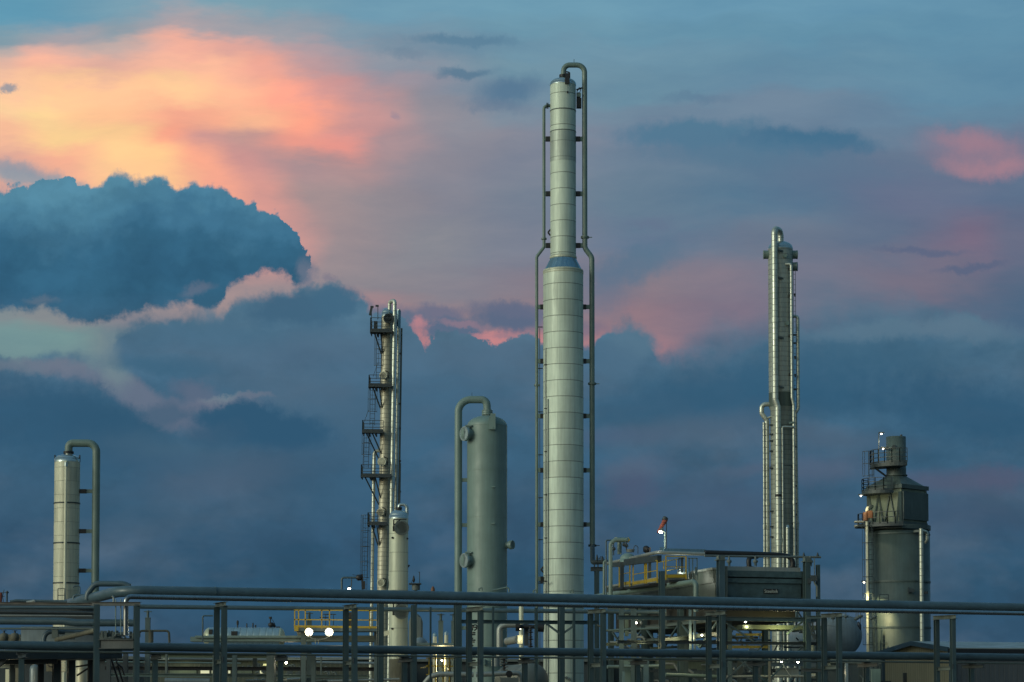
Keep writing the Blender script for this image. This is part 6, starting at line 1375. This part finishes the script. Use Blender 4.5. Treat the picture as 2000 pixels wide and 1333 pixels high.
m = MB(); m.tube([P(1244, 1255, 148.5), P(1265.5, 1253.5, 149)], .07, 10); t_ = m.build('tube_lamp', M_TUBE); tag(t_, 'glowing horizontal fluorescent tube under the cooler', 'lamp'); lamp_light(P(1255, 1262, 148.3), 60, (1, .85, .4), .2, None)
m = MB(); m.bar(P(1485, 1237, 152), P(1485, 1248, 152), .12); m.bar(P(1430, 1246, 152.4), P(1480, 1246, 152.4), .5, .14); tag(m.build('small_platform', M_DARK), 'small dark platform edge behind the yellow toe board', 'platform')
for i, (px, w, y0, y1, Y, mt) in enumerate(((1214, 9, 1190, 1345, 150, M_POST), (1238, 11, 1190, 1345, 153, M_POST), (1224, 7, 1186, 1243, 160, M_HEATL), (1250, 7, 1186, 1215, 165, M_HEATL), (1340, 9, 1190, 1345, 158, M_POST), (1348, 5, 1190, 1270, 154, M_RACK), (1357, 4, 1195, 1270, 153, M_RACK), (1375, 12, 1190, 1227, 162, M_HEATL), (1426, 8, 1190, 1345, 152, M_POST), (1299, 6, 1190, 1228, 160, M_BEAM), (1262, 10, 1290, 1345, 150, M_RACK), (1225, 13, 1288, 1345, 156, M_PIPEG), (1218, 5, 1312, 1345, 148, M_RACKL), (1445, 10, 1288, 1345, 156, M_DARK), (1503, 4, 1292, 1345, 150, M_BROWN), (1480, 10, 1305, 1345, 151, M_DARK))):  # lit uprights take their brightness from the paler sheet colour
    bx('steel_post', 'post', 'upright under the cooler, ' + ('second right of the fourth frame', 'wide one third right of the fourth frame', 'pale lit one between two grey posts', 'short pale lit one near the left cooler leg', 'just left of the slim pair', 'left one of the slim pair by the fifth frame', 'right one of the slim pair by the fifth frame', 'short pale lit one by the fifth frame', 'immediately right of the fifth frame', 'short one right of the post between railings', 'low blue one beneath the glowing tube', 'low pale one beneath the glowing tube', 'low slim pale one right of the fourth frame', 'low dark one left of the starry lamps', 'low brown one left of the starry lamps', 'low dark one behind the T post left of the starry lamps')[i], px - w / 2, px + w / 2, y0, y1, Y, .3, mt, 'uprights in the shade under the cooler')
m = MB(); rnd = random.Random(5)
for k in range(90):
    px = 1190 + rnd.random() * 400; py = 1192 + rnd.random() * 140; Y = 165 + rnd.random() * 14
    if k % 2: m.bar(P(px, py, Y), P(px + rnd.uniform(-18, 18), py + rnd.uniform(8, 34), Y), .1)
    else: m.bar(P(px, py, Y), P(px + rnd.uniform(15, 60), py + rnd.uniform(-3, 2), Y), .14)
tag(m.build('bracing', M_DARK), 'tangle of dark braces deep in the shade under the cooler', 'bracing', kind='stuff')
m = MB()
for k in range(90):
    px = 1190 + rnd.random() * 400; py = 1205 + rnd.random() * 128; Y = 163 + rnd.random() * 10; r_ = .05 + rnd.random() * .16
    if k % 3 == 0: m.lathe(P(px, py, Y), [(.02, -r_), (r_, 0), (.02, r_)], 8)
    else: m.tube([P(px, py, Y), P(px + rnd.uniform(6, 22), py, Y), P(px + rnd.uniform(22, 26), py + rnd.uniform(3, 16), Y)], r_ * .6, 8, bend=.2)
tag(m.build('small_piping', M_GALV), 'tangle of small pale pipes and fittings under the cooler', 'piping', kind='stuff')
# right-hand low equipment
for i, (px0, px1, y0, y1, Y, mt, lb) in enumerate(((1651, 1656, 1296, 1345, 150, M_TANK, 'slim blue-grey post low behind the sixth frame'), (1618, 1632, 1312, 1345, 160, M_MAN, 'grey cabinet between the sixth frame’s posts'), (1660, 1676, 1300, 1345, 162, M_MAN, 'grey cabinet right of the sixth frame'), (1702, 1719, 1307, 1345, 152, M_PIPEG, 'pale cabinet beside the beige building corner'), (1578, 1594, 1296, 1304, 160, M_TANK, 'small blue-grey box above the gap left of the sixth frame'), (1580, 1592, 1316, 1320, 158, M_CREAM, 'little bright panel left of the sixth frame'))):
    bx('yard_cabinet', 'cabinet', lb, px0, px1, y0, y1, Y, .5, mt)
m = MB(); m.bar(P(1622, 1291, 152), P(1720, 1294, 152), .2, .24); m.tube([P(1680, 1320, 150), P(1686, 1326, 150), P(1686, 1340, 150)], .05, 6, bend=.2); m.bar(P(1600, 1298, 153), P(1622, 1298, 153), .15)
tag(m.build('cable_ladder', M_BEAM), 'grey cable ladder low in front of the heater foot', 'tray')
ib('grey beam tying the cooler’s right legs low down', (1565, 1309, 150), (1605, 1310, 150), .2, .2, M_DARK)
ib('beam between the cooler right leg and the sixth frame', (1575, 1206, 150), (1612, 1206, 150), .2, .2, M_POST)
m = MB(); m.bar(P(1579, 1216, 151), P(1590, 1249, 151), .1); m.bar(P(1586, 1216, 151), P(1593, 1249, 151), .1); tag(m.build('v_brace', M_DARK), 'V-shaped brace right of the cooler’s right leg', 'brace')
m = MB(); m.lathe(P(1588, 1266, 153), [(.18, -.3), (.2, .1), (.14, .16), (.2, .2), (.2, .3), (.05, .34)], 14); tag(m.build('pump', M_MAN), 'grey pump top just above the lower pipe left of the sixth frame', 'pump')

def far_shed(px0, px1, ytop, Y, label, mat, seg):
    L = Lift(Y, 1300); t = thing('metal_building', (L.x((px0 + px1) / 2), Y, 0), label, 'building')
    m = MB(); m.box((L.x((px0 + px1) / 2), Y + 3, L.z(ytop) / 2), ((px1 - px0) * L.s, 6, L.z(ytop))); m.build('wall', mat, t)
    m = MB(); m.box((L.x((px0 + px1) / 2), Y + 2.9, L.z(ytop - .5)), ((px1 - px0) * L.s + .8, 6.9, .25)); m.build('roof', M_MAN, t)
    for k in seg:
        m = MB(); m.box((L.x(k), Y - .05, 1.5), (1.3, .1, 3.0)); m.build('door', M_BLACK, t)
far_shed(-60, 262, 1286, 190, 'dark shed behind the canopy at the lower left', M_DARK, (40, 150))
far_shed(750, 1175, 1291, 222, 'dark low shed in the distance behind the drum and the tallest column', M_DARK, (840, 1010))
far_shed(1180, 1720, 1288, 226, 'long dark shed in the distance behind the cooler legs', M_BLDG2, (1300, 1500, 1640))

for i, (px, py, e) in enumerate(((1243, 1217, 30), (1371, 1241, 40), (1456, 1215, 40), (1612, 1305, 20))):
    mini_lamp(px, py, 150 + i, ('tiny warm lamp between the fourth frame and the yellow railings', 'tiny warm lamp just left of the fifth frame', 'tiny warm lamp above the lit plate under the cooler', 'tiny warm lamp low beside the sixth frame')[i], .10, e, axis=(0, -1, -.5))
for i, (a, b, r_, mt) in enumerate((((1190, 1288, 152), (1400, 1290, 154), .07, M_GALV), ((1186, 1303, 155), (1290, 1301, 156), .12, M_RACKL), ((1420, 1322, 152), (1590, 1321, 153), .09, M_GALV), ((1300, 1318, 153), (1402, 1322, 154), .13, M_PIPEG), ((1425, 1229, 160), (1560, 1232, 160), .09, M_RACKL), ((1182, 1232, 158), (1330, 1226, 160), .08, M_RACKL), ((640, 1331, 150), (780, 1327, 150), .08, M_GALV), ((205, 1293, 160), (470, 1296, 162), .05, M_RACKL))):
    pipe_thing([P(*a), P(*b)], r_, mt, ('thin bright pipe just below the lower pipe, right of the fourth frame', 'slate pipe low beneath the glowing tube', 'bright thin pipe along the bottom right of the fifth frame', 'green-grey pipe at the bottom left of the fifth frame', 'slate pipe above the small platform under the cooler', 'slate pipe crossing behind the fourth frame and the yellow-railing post', 'bright thin pipe at the bottom left of the small column skirt', 'thin slate conduit below the lower pipe at left')[i], joints=[(P(*a).lerp(P(*b), .3), P(*b) - P(*a)), (P(*a).lerp(P(*b), .7), P(*b) - P(*a))])
